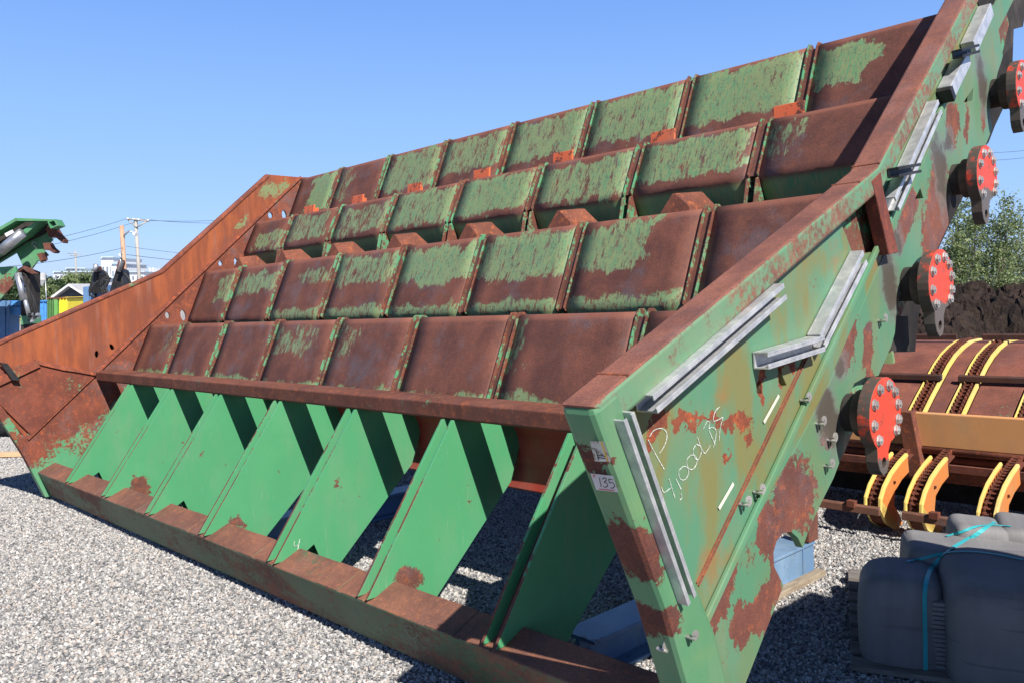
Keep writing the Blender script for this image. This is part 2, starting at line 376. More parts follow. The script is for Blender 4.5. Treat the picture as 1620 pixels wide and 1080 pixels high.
st = t.noise(t.map(v, scale=(5.5, 2.0, 2.0), rot=(0, 0, 0)), 2.2, 9, 0.75)
st2 = t.noise(t.map(v, scale=(22, 4, 4), loc=(4, 4, 4)), 2.2, 6, 0.7)
amt = t.attr('["green_amount"]')
def box_mask(x_, lo, hi, w):
    return t.math('MULTIPLY', t.ss(x_, t.math('SUBTRACT', lo, w), t.math('ADD', lo, w)), t.ss(x_, t.math('ADD', hi, w), t.math('SUBTRACT', hi, w)))
bu = box_mask(Uw, t.attr('["u_low"]'), t.attr('["u_high"]'), 0.10)
bv = box_mask(Vw, t.attr('["v_low"]'), t.attr('["v_high"]'), 0.09)
reg = t.math('MULTIPLY', bu, bv)
lev = t.math('ADD', t.math('MULTIPLY', st, 0.62), t.math('MULTIPLY', st2, 0.38)); lev = t.math('MULTIPLY_ADD', lev, 1.55, -0.275)        # ~0.5
# paint where reg*amt beats the noise
need = t.math('SUBTRACT', 0.80, t.math('MULTIPLY', t.math('MULTIPLY', reg, amt), 0.44))
pm = t.ss(t.math('SUBTRACT', lev, need), -0.07, 0.06)
strip = t.math('MULTIPLY', t.ss(Vw, 0.11, 0.06), t.attr('["low_strip"]'))
pm = t.math('MAXIMUM', pm, t.math('MULTIPLY', strip, t.ss(lev, 0.40, 0.50)))
under = t.ss(V, -0.02, -0.10)                                # below the bend the paint is whole
pm = t.math('MAXIMUM', pm, under)
gc = t.mix(t.ss(st2, 0.36, 0.60), (0.088, 0.225, 0.11), (0.20, 0.235, 0.105))
gc = t.mix(t.ss(t.noise(v, 1.2, 3, 0.5), 0.45, 0.7, 0, 0.55), gc, (0.19, 0.225, 0.105))
holes = t.ss(t.noise(v, 30, 6, 0.75), 0.54, 0.62, 0, 0.8); pm = t.math('MULTIPLY', pm, t.math('SUBTRACT', 1.0, t.math('MULTIPLY', holes, t.math('SUBTRACT', 1.0, under))))
rc = rust_col(t, v, 0.15, 0.45, (1.0, 0.97, 0.97))
edge_r = t.math('MAXIMUM', t.ss(t.math('ABSOLUTE', t.math('SUBTRACT', U, 0.5)), 0.455, 0.49), t.ss(V, 0.93, 0.99))
rc = t.mix(t.math('MULTIPLY', edge_r, 0.5), rc, (0.27, 0.10, 0.065))
# faded fringe between paint and rust
fr = t.ss(t.math('SUBTRACT', lev, need), -0.07, 0.0)
rc = t.mix(t.math('MULTIPLY', fr, 0.40), rc, (0.10, 0.105, 0.095))
col = t.mix(pm, rc, gc); finish(t, col, t.math('SUBTRACT', 1.0, pm), v, 0.74, 0.5, 0.3)
mat_panel = t.m
def row_profile(r):
    """polyline (B,C,v) of one row from its back top edge to the lower end; v=1 top, v=0 bend"""
    T = Vector((5.70+(r-1)*DB, -0.09+(r-1)*DC)); short = r == 3
    fd = Vector((-0.43, -0.903)) if short else Vector((-0.40, -0.9165))
    Lf = 0.62 if short else 0.93
    pts = [(T+Vector((0.13, -0.035)), 1.06), (T+Vector((0.075, 0.004)), 1.03), (T+Vector((0.03, 0.008)), 1.015), (T+Vector((0.0, -0.008)), 1.0)]
    nseg = 5
    for i in range(1, nseg+1):
        f_ = i/nseg; pts.append((T+Vector((0.0, -0.008))+fd*(Lf-0.06)*f_, 1-f_*0.97))
    Bd = T+fd*Lf
    bd = Vector((0.42, -0.907)) if short else Vector((0.35, -0.937))
    pts.append((Bd+Vector((0.004, -0.012)), 0.0)); pts.append((Bd+bd*0.05, -0.05)); pts.append((Bd+bd*(0.16 if r > 1 else 0.10), -0.14)); pts.append((Bd+bd*(0.55 if r > 1 else 0.14), -0.5))
    return [(p.x, p.y, vv) for p, vv in pts]
def panel_mesh(prof, a0, a1, th=0.035):
    bm = bmesh.new(); uvl = bm.loops.layers.uv.new('UVMap')
    n = len(prof); rnd = []
    nA = 6
    for j in range(nA+1):
        a = a0+(a1-a0)*j/nA; row = []
        for i, (b_, c_, vv) in enumerate(prof):
            w = 0.006*math.sin(7*a+3*b_)*(1 if 3 < i < n-3 else 0)
            row.append(bm.verts.new(L3(a, b_+w, c_)))
        rnd.append(row)
    bk = []
    for j in (0, nA):
        a = a0+(a1-a0)*j/nA; row = []
        for i, (b_, c_, vv) in enumerate(prof):
            p = Vector(prof[max(i-1, 0)][:2]); q = Vector(prof[min(i+1, n-1)][:2]); d = (q-p).normalized(); nn = Vector((-d.y, d.x))
            if nn.x < 0 and i > 3: nn = -nn
            if i <= 3: nn = Vector((0.3, -0.95))
            row.append(bm.verts.new(L3(a, b_+nn.x*th, c_+nn.y*th)))
        bk.append(row)
    def fc(vs, uvs):
        f_ = bm.faces.new(vs)
        for l_, uv in zip(f_.loops, uvs): l_[uvl].uv = uv
        return f_
    for j in range(nA):
        for i in range(n-1):
            u_, w_ = j/nA, (j+1)/nA
            f_ = fc((rnd[j][i], rnd[j][i+1], rnd[j+1][i+1], rnd[j+1][i]), [(u_, prof[i][2]), (u_, prof[i+1][2]), (w_, prof[i+1][2]), (w_, prof[i][2])]); f_.smooth = True
    for i in range(n-1):
        fc((bk[0][i], bk[1][i], bk[1][i+1], bk[0][i+1]), [(0, prof[i][2]), (1, prof[i][2]), (1, prof[i+1][2]), (0, prof[i+1][2])])
        fc((rnd[0][i], bk[0][i], bk[0][i+1], rnd[0][i+1]), [(0, prof[i][2])]*2+[(0, prof[i+1][2])]*2)
        fc((rnd[nA][i], rnd[nA][i+1], bk[1][i+1], bk[1][i]), [(1, prof[i][2]), (1, prof[i+1][2]), (1, prof[i+1][2]), (1, prof[i][2])])
    me = bpy.data.meshes.new('louver_panel'); bm.normal_update(); bm.to_mesh(me); bm.free(); return me
gap = 0.064
edges = [AL]+seams[::-1]+[-2.66]
for r in (1, 2, 3, 4):
    prof = row_profile(r)
    for k in range(8):
        a0 = edges[k]+(gap if k else 0.12); a1 = edges[k+1]-(gap if k < 7 else 0.0)
        o = link('louver_panel', panel_mesh(prof, a0, a1), mat_panel, mach)
        am, ul, uh, vl, vh = panel_tab[r][k]
        o['green_amount'] = float(am); o['u_low'] = float(ul); o['u_high'] = float(uh); o['v_low'] = float(vl); o['v_high'] = float(vh)
        o['low_strip'] = 1.0 if (r == 2 and k >= 2) or (r == 1) else 0.0
    # pairs of ribs that stand a little proud of the plates at every joint
    T = Vector((5.70+(r-1)*DB, -0.09+(r-1)*DC)); short = r == 3
    fd = Vector((-0.43, -0.903)) if short else Vector((-0.40, -0.9165)); Lf = 0.62 if short else 0.95
    nn = Vector((fd.y, -fd.x)); nn = nn if nn.x < 0 else -nn
    for a in seams:
        for s_ in (-1, 1):
            pr_ = 0.022
            top = [T+Vector((0.16, -0.03)), T+Vector((0.08, 0.035)), T+nn*pr_*0.5+Vector((0.02, 0.03)), T+nn*pr_+fd*0.03]
            low = [T+fd*Lf+nn*pr_, T+fd*(Lf+0.02)+nn*(pr_-0.035)]
            if short: low += [T+fd*(Lf+0.05)+nn*0.02, T+fd*(Lf+0.30)+nn*(-0.03), T+fd*(Lf+0.55)+nn*-0.14, T+fd*(Lf+0.3)+nn*-0.40]
            else: low += [T+fd*(Lf+0.02)+nn*-0.12]
            back = [T+fd*0.3+nn*-0.16]
            poly = [tuple(p) for p in top+low+back]
            c_ = a+s_*0.052
            prism('rib', poly, c_-0.009, c_+0.009, mat_rib, mach, bevel=0.004)
    # green channel floor between each rib pair
    for a in seams:
        prism('rib_channel', [tuple(T+fd*0.03-nn*0.012), tuple(T+fd*Lf-nn*0.012), tuple(T+fd*Lf-nn*0.03), tuple(T+fd*0.03-nn*0.03)], a-0.042, a+0.042, mat_div, mach, bevel=0)
# wedge brackets behind row 2 and orange lugs behind row 3
mat_orange = plain('orange_paint', (0.62, 0.11, 0.035), (0.70, 0.15, 0.05), 0.6, scale=9)
mat_orust = steel_mat('orange_rust', 0.55, a=(0.62, 0.12, 0.04), b=(0.58, 0.14, 0.05), scale=6, orange=0.5)
mat_wedge = steel_mat('wedge_rust', 0.0, orange=0.65, grey=0.0, tone=(1.3, 1.15, 1.0))
for a in seams:
    bm = bmesh.new()
    A0, A1 = a-0.72, a-0.34
    P = [L3(A0, 6.92, 0.70), L3(A1, 6.92, 0.70), L3(A1, 7.42, 0.70), L3(A0, 7.42, 0.70)]
    Tp = [L3(A0+0.13, 6.98, 1.045), L3(A0+0.17, 6.98, 1.05), L3(A1-0.07, 7.25, 1.065), L3(A0+0.12, 7.35, 1.09)]
    M_ = [L3(A0+0.0, 6.95, 0.86), L3(A1-0.02, 6.95, 0.90), L3(A1, 7.42, 0.9), L3(A0, 7.42, 0.9)]
    vs = [bm.verts.new(p) for p in P+M_+Tp]
    for b0 in (0, 4):
        for i in range(4): bm.faces.new((vs[b0+i], vs[b0+(i+1) % 4], vs[b0+4+(i+1) % 4], vs[b0+4+i]))
    bm.faces.new(vs[8:12]); link('wedge_bracket', bm_mesh(bm, 'wedge'), mat_wedge, mach, bevel=0.006)
    bm = bmesh.new(); add_prism(bm, [(8.00, 1.55), (8.04, 1.935), (8.07, 1.94), (8.03, 1.55)], a-0.06, a+0.27)
    add_prism(bm, [(8.04, 1.55), (8.07, 1.93), (8.34, 1.93), (8.34, 1.55)], a-0.085, a-0.06)
    link('orange_lug', bm_mesh(bm, 'lug'), mat_orust, mach, bevel=0.003)
# back wall, deck behind the rows, rollers
mat_roller = steel_mat('roller_red', 1.1, a=(0.30, 0.03, 0.02), b=(0.22, 0.03, 0.02), scale=1.5)
HUB = [(5.64, -0.80), (6.67, 0.06), (7.72, 0.93), (8.76, 1.80)]
for (b_, c_) in HUB:
    bm = bmesh.new(); n = 28
    for (ra, aa, ab) in ((0.10, AL+0.1, -3.05), (0.13, -3.05, -2.42)):
        poly = [(b_+0.05+ra*math.cos(2*math.pi*i/n), c_-0.02+ra*math.sin(2*math.pi*i/n)) for i in range(n)] if aa < -10 else [(b_+ra*math.cos(2*math.pi*i/n), c_+ra*math.sin(2*math.pi*i/n)) for i in range(n)]
        add_prism(bm, poly, aa, ab)
    link('shaft', bm_mesh(bm, 'shaft'), mat_dark, mach)
prism('back_deck', [(6.2, -0.75), (9.1, 1.78), (9.13, 1.72), (6.23, -0.81)], AL+0.02, -2.9, mat_dark, mach)
trough = [(5.44, -0.95), (5.60, -1.22), (5.64, -1.50), (5.56, -1.72), (5.58, -1.74), (5.67, -1.50), (5.63, -1.20), (5.47, -0.95)]
prism('trough_panel', trough, AL+0.02, -3.5, mat_roller, mach, bevel=0)
prism('back_beam', [(6.05, -1.25), (6.35, -0.98), (6.22, -0.83), (5.92, -1.10)], AL+0.02, -2.9, mat_rust, mach)

# ---- left side wall
mat_lwing = None
t = NT('orange_rust_wall'); v = mvec(t)
stv = t.noise(t.map(v, scale=(1, 1.8, 0.35)), 2.6, 6, 0.65)
a_ = t.noise(v, 1.1, 4, 0.6); f_ = t.noise(v, 20, 5, 0.7)
col = t.mix(t.ss(stv, 0.36, 0.66), (0.18, 0.048, 0.022), (0.31, 0.080, 0.026))
col = t.mix(t.ss(t.noise(t.map(v, scale=(1, 4.5, 0.4), loc=(1, 8, 2)), 1.6, 5, 0.6), 0.56, 0.7, 0, 0.55), col, (0.22, 0.105, 0.08))
col = t.mix(t.ss(a_, 0.48, 0.66, 0, 0.6), col, (0.14, 0.048, 0.034))
pk = t.math('ADD', t.math('MULTIPLY', blobs(t, v, [(8.25, 2.45, 0.42, 0.16, 20), (7.55, 1.75, 0.25, 0.05, 45)]), 0.34), t.math('ADD', t.math('MULTIPLY', f_, 0.45), t.math('MULTIPLY', t.noise(v, 5, 6, .7), 0.4)))
pm = t.ss(pk, 0.66, 0.72); col = t.mix(pm, col, (0.17, 0.20, 0.09))
scr = t.ss(t.noise(t.map(v, scale=(1, 7, 1.4), rot=(0.5, 0, 0)), 9, 3, 0.5), 0.70, 0.74); scr = t.math('MULTIPLY', scr, t.ss(t.noise(v, 1.3, 2, 0.5), 0.5, 0.62, 0, 0.8))
col = t.mix(scr, col, (0.52, 0.22, 0.09))
finish(t, col, t.math('SUBTRACT', 1.0, pm), v, 0.7, 0.55, 0.25); mat_lwing = t.m
mat_lplate = steel_mat('left_plate_paint', 0.50, blob=[(3.2, -1.0, .4, .4, 0), (4.45, -1.30, 0.38, 0.30, 40), (4.25, -1.62, 0.2, 0.2, 0), (6.0, 0.1, 2.6, 0.34, 42), (8.2, 2.1, 0.7, 0.22, 42)], scale=1.3, orange=0.5, grey=0.5, tone=(1.3, 1.0, 0.85))
LA = AL                                                        # inner faces sit at AL
crease = [(3.80, -1.76), (8.86, 2.73)]
def cr(b_): return crease[0][1]+(b_-crease[0][0])*(crease[1][1]-crease[0][1])/(crease[1][0]-crease[0][0])
def ellipse(b_, c_, rb, rc, ang=0, n=12):
    ca, sa = math.cos(math.radians(ang)), math.sin(math.radians(ang))
    return [(b_+rb*math.cos(2*math.pi*i/n)*ca-rc*math.sin(2*math.pi*i/n)*sa, c_+rb*math.cos(2*math.pi*i/n)*sa+rc*math.sin(2*math.pi*i/n)*ca) for i in range(n)]
hl = []
for (u_, v_, ru, rv_) in ((349, 417, .04, .05), (374, 417, .04, .10), (265, 499, .04, .06), (290, 499, .05, .10), (428, 341, .05, .06), (450, 341, .05, .10)):
    b_, c_ = onA(u_, v_, LA); hl.append(ellipse(b_, c_, ru, rv_, 10))
lp = [(3.62, -1.60), (3.80, -1.76), (8.86, 2.73), (9.35, 2.75), (9.6, 2.2), (5.9, -1.15), (5.35, -1.55), (4.95, -1.62), (4.75, -2.75), (3.94, -2.80)]
lp = [(3.58, -1.70), (3.66, -1.80), (8.86, 2.73), (9.35, 2.75), (9.6, 2.2), (5.9, -1.15), (5.30, -1.60), (5.02, -1.95), (4.6, -2.35), (4.45, -2.80), (4.0, -2.80)]
# opening seen between crossbar and first divider
prism('side_plate', lp, LA-0.05, LA, mat_lplate, mach, hl)
hw = []
for (u_, v_, ru, rv_, an) in ((154, 560, .03, .06, 0), (178, 549, .03, .06, 25)):
    b_, c_ = onA(u_, v_, LA); hw.append(ellipse(b_, c_, ru, rv_, an))
prism('wing_plate', [(2.91, -0.49), (6.02, 0.855), (8.15, 2.73), (8.86, 2.73), (3.72, -1.84)], LA-0.075, LA-0.025, mat_lwing, mach, hw)
prism('dark_backing', [(2.95, -0.62), (6.04, 0.72), (7.9, 2.3), (8.3, 2.2), (3.75, -1.7)], LA-0.20, LA-0.18, mat_dark, mach)  # dark sheet added so the wing holes look shaded inside
# raised weld strip along the crease
dcr = (Vector(crease[1])-Vector(crease[0])).normalized(); ncr = Vector((-dcr.y, dcr.x))
mat_edge = steel_mat('crease_strip', 0.1, orange=0.8, grey=0, tone=(1.6, 1.2, 1.0))
p, q = Vector(crease[0])-dcr*0.1, Vector(crease[1])
prism('crease_strip', [tuple(p-ncr*0.022), tuple(q-ncr*0.022), tuple(q+ncr*0.022), tuple(p+ncr*0.022)], LA-0.02, LA+0.03, mat_edge, mach, bevel=0.004)
def flange(parent, Ain, Aout, mat, top_end, nm='top_flange', hh=0.20):
    """box flange following nose - kink - top"""
    nose, kink = Vector((2.89, -0.462)), Vector((6.0, 0.875)); e = Vector(top_end)
    da = (kink-nose).normalized(); db = (e-kink).normalized(); na = Vector((da.y, -da.x)); nb = Vector((db.y, -db.x))
    nm_ = (na+nb).normalized(); k2 = kink+nm_*(hh/nm_.dot(na))
    poly = [nose, kink, e, e+nb*hh, k2, nose+na*hh+da*0.12]
    return prism(nm, [tuple(x_) for x_ in poly], Ain, Aout, mat, parent, bevel=0.012)
mat_lflange = steel_mat('left_flange', 0.15, orange=0.5, grey=0.1, tone=(1.5, 1.2, 1.1))
flange(mach, LA-0.12, LA-0.005, mat_lflange, (8.15, 2.745), hh=0.07)
# left nose post
mat_post = steel_mat('post_paint', 0.86, blob=[(3.26, -1.22, 0.07, 0.15, 25), (3.44, -1.62, 0.09, 0.09, 0), (3.00, -0.78, 0.05, 0.13, 20)], scale=1.3, orange=0.25, grey=0.2, a=(0.075, 0.20, 0.10), b=(0.13, 0.22, 0.10), tone=(0.85, 0.75, 0.75))
prism('nose_post', [(2.89, -0.462), (3.02, -0.50), (3.92, -2.3), (4.12, -2.80), (3.93, -2.80), (3.66, -2.1)], LA-0.14, LA+0.02, mat_lplate, mach, bevel=0.008)
# doubler plate with torn top edge on the left wing
db_ = [(3.02, -0.78), (3.90, -0.585), (4.15, -0.66), (4.4, -0.735), (4.6, -0.80), (4.80, -0.865), (3.78, -1.77), (3.42, -1.30)]
prism('doubler_plate', db_, LA-0.02, LA+0.035, steel_mat('doubler_rust', 0.06, orange=0.35, grey=0.1, tone=(1.35, 1.0, 0.85)), mach, bevel=0.004)
prism('torn_lip', [(3.88, -0.56), (4.80, -0.85), (4.78, -0.89), (4.45, -0.80), (4.3, -0.765), (4.1, -0.70), (3.9, -0.63)], LA+0.035, LA+0.07, mat_edge, mach, bevel=0.002)
prism('edge_angle', [(3.2, -0.86), (3.90, -0.585), (3.96, -0.68), (3.27, -0.98)], LA+0.035, LA+0.075, mat_edge, mach, bevel=0.003)
mat_galv = plain('galvanised_steel', (0.42, 0.43, 0.45), (0.62, 0.62, 0.62), 0.45, 0.55, scale=18, bump=0.1)
mat_black = plain('black_paint', (0.012, 0.012, 0.013), (0.03, 0.03, 0.032), 0.5)
p, q = onA(2, 575, LA), onA(22, 602, LA)
prism('rubber_stop', [(p[0]-.05, p[1]+.03), (p[0]+.06, p[1]), (q[0]+.06, q[1]), (q[0]-.05, q[1]+.02)], LA+0.04, LA+0.14, mat_black, mach)

# ---- right side wall
FA = AR                                                        # outer face of the field plate
FO = -2.515                                                    # outer face of flange and post
mat_rflange = steel_mat('right_flange', 0.50, scale=1.1, topwear=0.24, stretch=(1, 1, 1), orange=0.12, grey=0.15, tone=(1.5, 1.55, 1.6), a=(0.10, 0.22, 0.12), b=(0.18, 0.22, 0.13), soft=0.10,
                        edge=0.2)
mat_rpost = mat_post
RB = [onA(u_, v_, FA) for u_, v_ in ()]
def Pp(lst, A): return [onA(u_, v_, A) for u_, v_ in lst]
rblob = []
for (u_, v_, du, dv, an) in ((1245, 800, .17, .28, -40), (1215, 830, .10, .12, 0), (1275, 800, .10, .16, -30), (1228, 900, .06, .20, 0), (1180, 985, .10, .10, 0), (1205, 965, .12, .10, 30), (1480, 340, .24, .42, -10), (1440, 330, .10, .13, -40),
                             (1340, 540, .10, .20, -35), (1507, 195, .12, .16, -20), (1556, 185, .04, .12, 0), (1530, 195, .05, .12, 0), (1237, 595, .07, .12, 0), (1152, 720, .05, .05, 0), (1430, 360, .09, .16, -35), (1375, 560, .06, .2, 0), (1140, 940, .10, .14, -35), (1310, 690, .05, .05, 0), (1270, 655, .05, .07, -30)):
    b_, c_ = onA(u_, v_, FA); rblob.append((b_, c_, du, dv, an))
rmud_shade = [(b_-.30, c_+.05, .15, .34, 25) for b_, c_ in ((5.64, -.80), (6.67, .06), (7.72, .93), (8.76, 1.8))]+[(b_-.14, c_+.32, .12, .10, 0) for b_, c_ in ((5.64, -.80), (6.67, .06), (7.72, .93))]
mat_rplate = steel_mat('right_plate_paint', 0.72, mud_shade=rmud_shade, blob=rblob, a=(0.075, 0.195, 0.11), b=(0.13, 0.20, 0.12), scale=1.6, orange=0.5, grey=0.35, soft=0.03, spots=1.0, tone=(1.1, 1, 1), olive=0.35)
fblob = []
for (u_, v_, du, dv, an) in ((1043, 661, .075, .05, 30), (1083, 660, .12, .028, 0), (1118, 662, .14, .026, 0), (1150, 665, .14, .035, 0), (1178, 669, .09, .045, 0), (1028, 690, .04, .04, 0), (1184, 697, .055, .055, 0), (1152, 715, .04, .04, 0), (1205, 610, .035, .10, 0), (1237, 590, .05, .10, 0), (1250, 575, .1, .05, 0)):
    b_, c_ = onA(u_, v_, FA); fblob.append((b_, c_, du, dv, an))
mat_field = steel_mat('field_paint', 0.86, blob=fblob, a=(0.075, 0.20, 0.115), b=(0.13, 0.19, 0.10), scale=1.6, orange=0.8, grey=0.0, soft=0.03, olive=0.95, tone=(1.35, 0.95, 0.7))
# lower side plate with bearing seats
lowpx = [(1126, 1100), (1109, 991), (1209, 802), (1309, 613), (1430, 330), (1560, 20), (1573, 4), (1600, -10), (1604, 0), (1580, 48), (1587, 89), (1585, 96), (1577, 120), (1573, 142), (1568, 160), (1566, 178), (1570, 204), (1559, 231), (1537, 245),
         (1527, 262), (1514, 280), (1507, 303), (1501, 333), (1501, 356), (1482, 397), (1462, 404), (1452, 410), (1441, 424), (1432, 444), (1424, 469), (1418, 500), (1416, 527), (1410, 548), (1390, 594), (1368, 597), (1352, 606), (1341, 630), (1336, 655), (1337, 690), (1333, 719), (1319, 756),
         (1297, 800), (1282, 832), (1270, 866), (1263, 851), (1252, 841), (1240, 842), (1229, 855), (1224, 873), (1225, 895), (1240, 925), (1180, 1080), (1150, 1150)]
lowp = Pp(lowpx, FA)
slots = []
for (u_, v_, ru, rv_, an) in ((1412, 0, 0, 0, 0),): pass
tri = [onA(*q, FA) for q in ((1541, 138), (1524, 163), (1539, 160))]
tri2 = [onA(*q, FA) for q in ((1456, 298), (1448, 315), (1461, 314))]
prism('side_plate', lowp, FA-0.05, FA, mat_rplate, mach, [tri, tri2], bevel=0.002)
# field plate (between flange/post and the crease)
fieldpx = [(977, 625), (1395, 290), (1490, 100), (1540, -20), (1575, -30), (1560, 20), (1430, 330), (1309, 613), (1209, 802), (1109, 991), (1100, 960)]
pocket = [onA(*q, FA) for q in ((1331, 350), (1378, 300), (1397, 396), (1352, 405))]
s1 = [onA(*q, FA) for q in ((1202, 600), (1206, 603), (1207, 622), (1203, 628), (1199, 620), (1198, 608))]
s2 = [onA(*q, FA) for q in ((1233, 577), (1237, 582), (1238, 590), (1242, 600), (1246, 609), (1239, 612), (1234, 604), (1233, 592))]
prism('field_plate', Pp(fieldpx, FA), FA-0.045, FA-0.006, mat_field, mach, [pocket, s1, s2], bevel=0.001)
# pocket box behind the opening
bm = bmesh.new()
pc = Vector((sum(p[0] for p in pocket)/4, sum(p[1] for p in pocket)/4))
big = [tuple(pc+(Vector(p)-pc)*1.08) for p in pocket]
n = 4
hole = ellipse(*onA(1374, 378, -2.85), 0.07, 0.05)
add_prism(bm, big, -2.87, -2.85, [hole])
for i in range(4):
    a_, b_ = Vector(big[i]), Vector(big[(i+1) % 4]); c_ = (Vector(big[i])-pc)*0.05; d_ = (Vector(big[(i+1) % 4])-pc)*0.05
    add_prism(bm, [tuple(a_), tuple(b_), tuple(b_+d_), tuple(a_+c_)], -2.85, -2.65)
link('pocket', bm_mesh(bm, 'pocket'), mat_dark, mach)  # near-black material puts the shade of the pocket into its colour
# flange, post
flange(mach, -2.725, FO, mat_rflange, (8.9, 3.35), hh=0.16)
prism('nose_post', [(2.893, -0.474), (3.08, -0.393), (3.24, -0.68), (3.84, -1.78), (3.96, -2.12), (4.12, -2.80), (3.87, -2.80), (3.40, -1.54)], -2.722, FO+0.003, mat_rpost, mach, bevel=0.02)
# inner skin of the right wall so that it has depth from the inside
inn = [(3.0, -0.50), (6.0, 0.78), (8.9, 3.2), (9.5, 2.6), (9.05, 1.95), (5.9, -0.95), (5.4, -1.1), (4.9, -0.95), (3.3, -0.66)]
prism('inner_skin', inn, -2.72, -2.67, steel_mat('inner_skin_paint', 0.4), mach)
# seams across the flange top
fn_, fk_, fe_ = Vector((2.89, -0.462)), Vector((6.0, 0.875)), Vector((8.9, 3.35))
for b_ in (3.17, 5.72, 6.04):
    d_ = (fk_-fn_).normalized() if b_ < 6.0 else (fe_-fk_).normalized(); o_ = fn_ if b_ < 6.0 else fk_
    p_ = o_+d_*((b_-o_.x)/d_.x); n_ = Vector((-d_.y, d_.x))
    prism('weld_bead', [tuple(p_-d_*.010-n_*.004), tuple(p_-d_*.005+n_*.006), tuple(p_+d_*.005+n_*.006), tuple(p_+d_*.010-n_*.004)], -2.72, FO-.004, mat_wedge, mach, bevel=0)
# strip along crease + double line
mat_strip = steel_mat('strip_paint', 0.9, a=(0.085, 0.23, 0.125), b=(0.155, 0.25, 0.14), scale=2.0, olive=0.4, orange=0.5, tone=(1.5, 1.1, 1))
c1, c2 = Vector(onA(1112, 985, FA)), Vector(onA(1562, 12, FA)); dd = (c2-c1).normalized(); nn = Vector((-dd.y, dd.x))
prism('crease_strip', [tuple(c1-nn*0.018), tuple(c2-nn*0.018), tuple(c2+nn*0.03), tuple(c1+nn*0.03)], FA-0.002, FA+0.028, mat_strip, mach, bevel=0.004)
# kink rib (brown gusset plate standing off the wall)
kp = [onA(*q, FO) for q in ((1378, 287), (1393, 272), (1397, 300), (1421, 399), (1406, 403), (1387, 318))]
prism('kink_rib', kp, FA-0.004, FO+0.004, steel_mat('kink_rust', 0.12, orange=0.4, grey=0.1, tone=(1.25, 0.9, 0.9)), mach, bevel=0.004)
for o1, o2, q in ((.175, .183, mat_wedge), (.20, .206, mat_wedge), (-.045, -.039, mat_wedge)):
    a_ = c1+dd*0.12; b_ = c1.lerp(c2, .40 if o1 > 0 else .9)
    prism('weld_line', [tuple(a_+nn*o1), tuple(b_+nn*o1), tuple(b_+nn*o2), tuple(a_+nn*o2)], FA-0.006, FA+0.004, q, mach, bevel=0)
# plate edge / inner plate carrying the bearings, shade put into its black colour
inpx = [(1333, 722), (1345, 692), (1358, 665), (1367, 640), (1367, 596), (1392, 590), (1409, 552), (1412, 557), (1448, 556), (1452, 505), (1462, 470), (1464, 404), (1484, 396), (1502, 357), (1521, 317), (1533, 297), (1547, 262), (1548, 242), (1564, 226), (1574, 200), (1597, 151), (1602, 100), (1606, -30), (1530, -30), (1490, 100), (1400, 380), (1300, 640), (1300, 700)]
mat_shade = plain('shade_black', (0.006, 0.005, 0.005), (0.02, 0.016, 0.014), 0.9)  # near-black colour stands for deep shade
prism('inner_plate', Pp(inpx, -3.02), -3.08, -3.02, mat_shade, mach, bevel=0)
# steel box piece hanging near the second seat
bx = Pp([(1408, 556), (1417, 500), (1445, 500), (1448, 556)], -2.62)
prism('seat_block', bx, -3.1, -2.66, mat_dark, mach)
# top corner head piece
hp = Pp([(1575, -40), (1604, 0), (1582, 45), (1586, 92), (1607, 72), (1606, 46), (1622, 42), (1630, 0), (1625, -40)], -2.7)
prism('head_plate', hp, -2.95, -2.72, mat_dark, mach)
prism('head_gap_shade', Pp([(1541, -20), (1551, 16), (1573, 6), (1582, -20)], FA+.004), FA-.002, FA+.003, mat_shade, mach, bevel=0)  # thin black sheet painted in for the shaded recess
# bearing hubs
mat_bolt = plain('bolt_steel', (0.35, 0.33, 0.31), (0.55, 0.53, 0.5), 0.4, 0.6)
mat_mud = plain('greasy_mud', (0.05, 0.04, 0.032), (0.12, 0.095, 0.075), 0.85, scale=9, bump=0.6)
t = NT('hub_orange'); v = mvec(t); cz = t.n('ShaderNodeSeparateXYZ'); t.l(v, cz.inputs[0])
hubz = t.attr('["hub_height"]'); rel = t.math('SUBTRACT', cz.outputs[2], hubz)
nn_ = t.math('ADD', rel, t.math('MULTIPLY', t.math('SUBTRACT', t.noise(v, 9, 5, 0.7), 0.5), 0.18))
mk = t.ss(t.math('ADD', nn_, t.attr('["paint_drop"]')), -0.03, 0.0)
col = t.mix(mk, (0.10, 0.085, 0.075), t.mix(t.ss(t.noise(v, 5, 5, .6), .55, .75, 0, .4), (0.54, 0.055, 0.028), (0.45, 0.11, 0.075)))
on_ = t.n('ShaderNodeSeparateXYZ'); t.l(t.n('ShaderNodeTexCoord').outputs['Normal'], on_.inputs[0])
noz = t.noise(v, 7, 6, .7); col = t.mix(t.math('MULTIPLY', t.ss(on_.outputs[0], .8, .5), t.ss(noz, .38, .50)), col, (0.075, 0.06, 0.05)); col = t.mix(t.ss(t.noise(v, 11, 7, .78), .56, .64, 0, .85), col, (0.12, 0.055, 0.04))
t.l(col, t.bsdf.inputs['Base Color']); t.bsdf.inputs['Roughness'].default_value = 0.5; t.bump(t.noise(v, 40, 4, .6), 0.15, 0.004); mat_hub = t.m
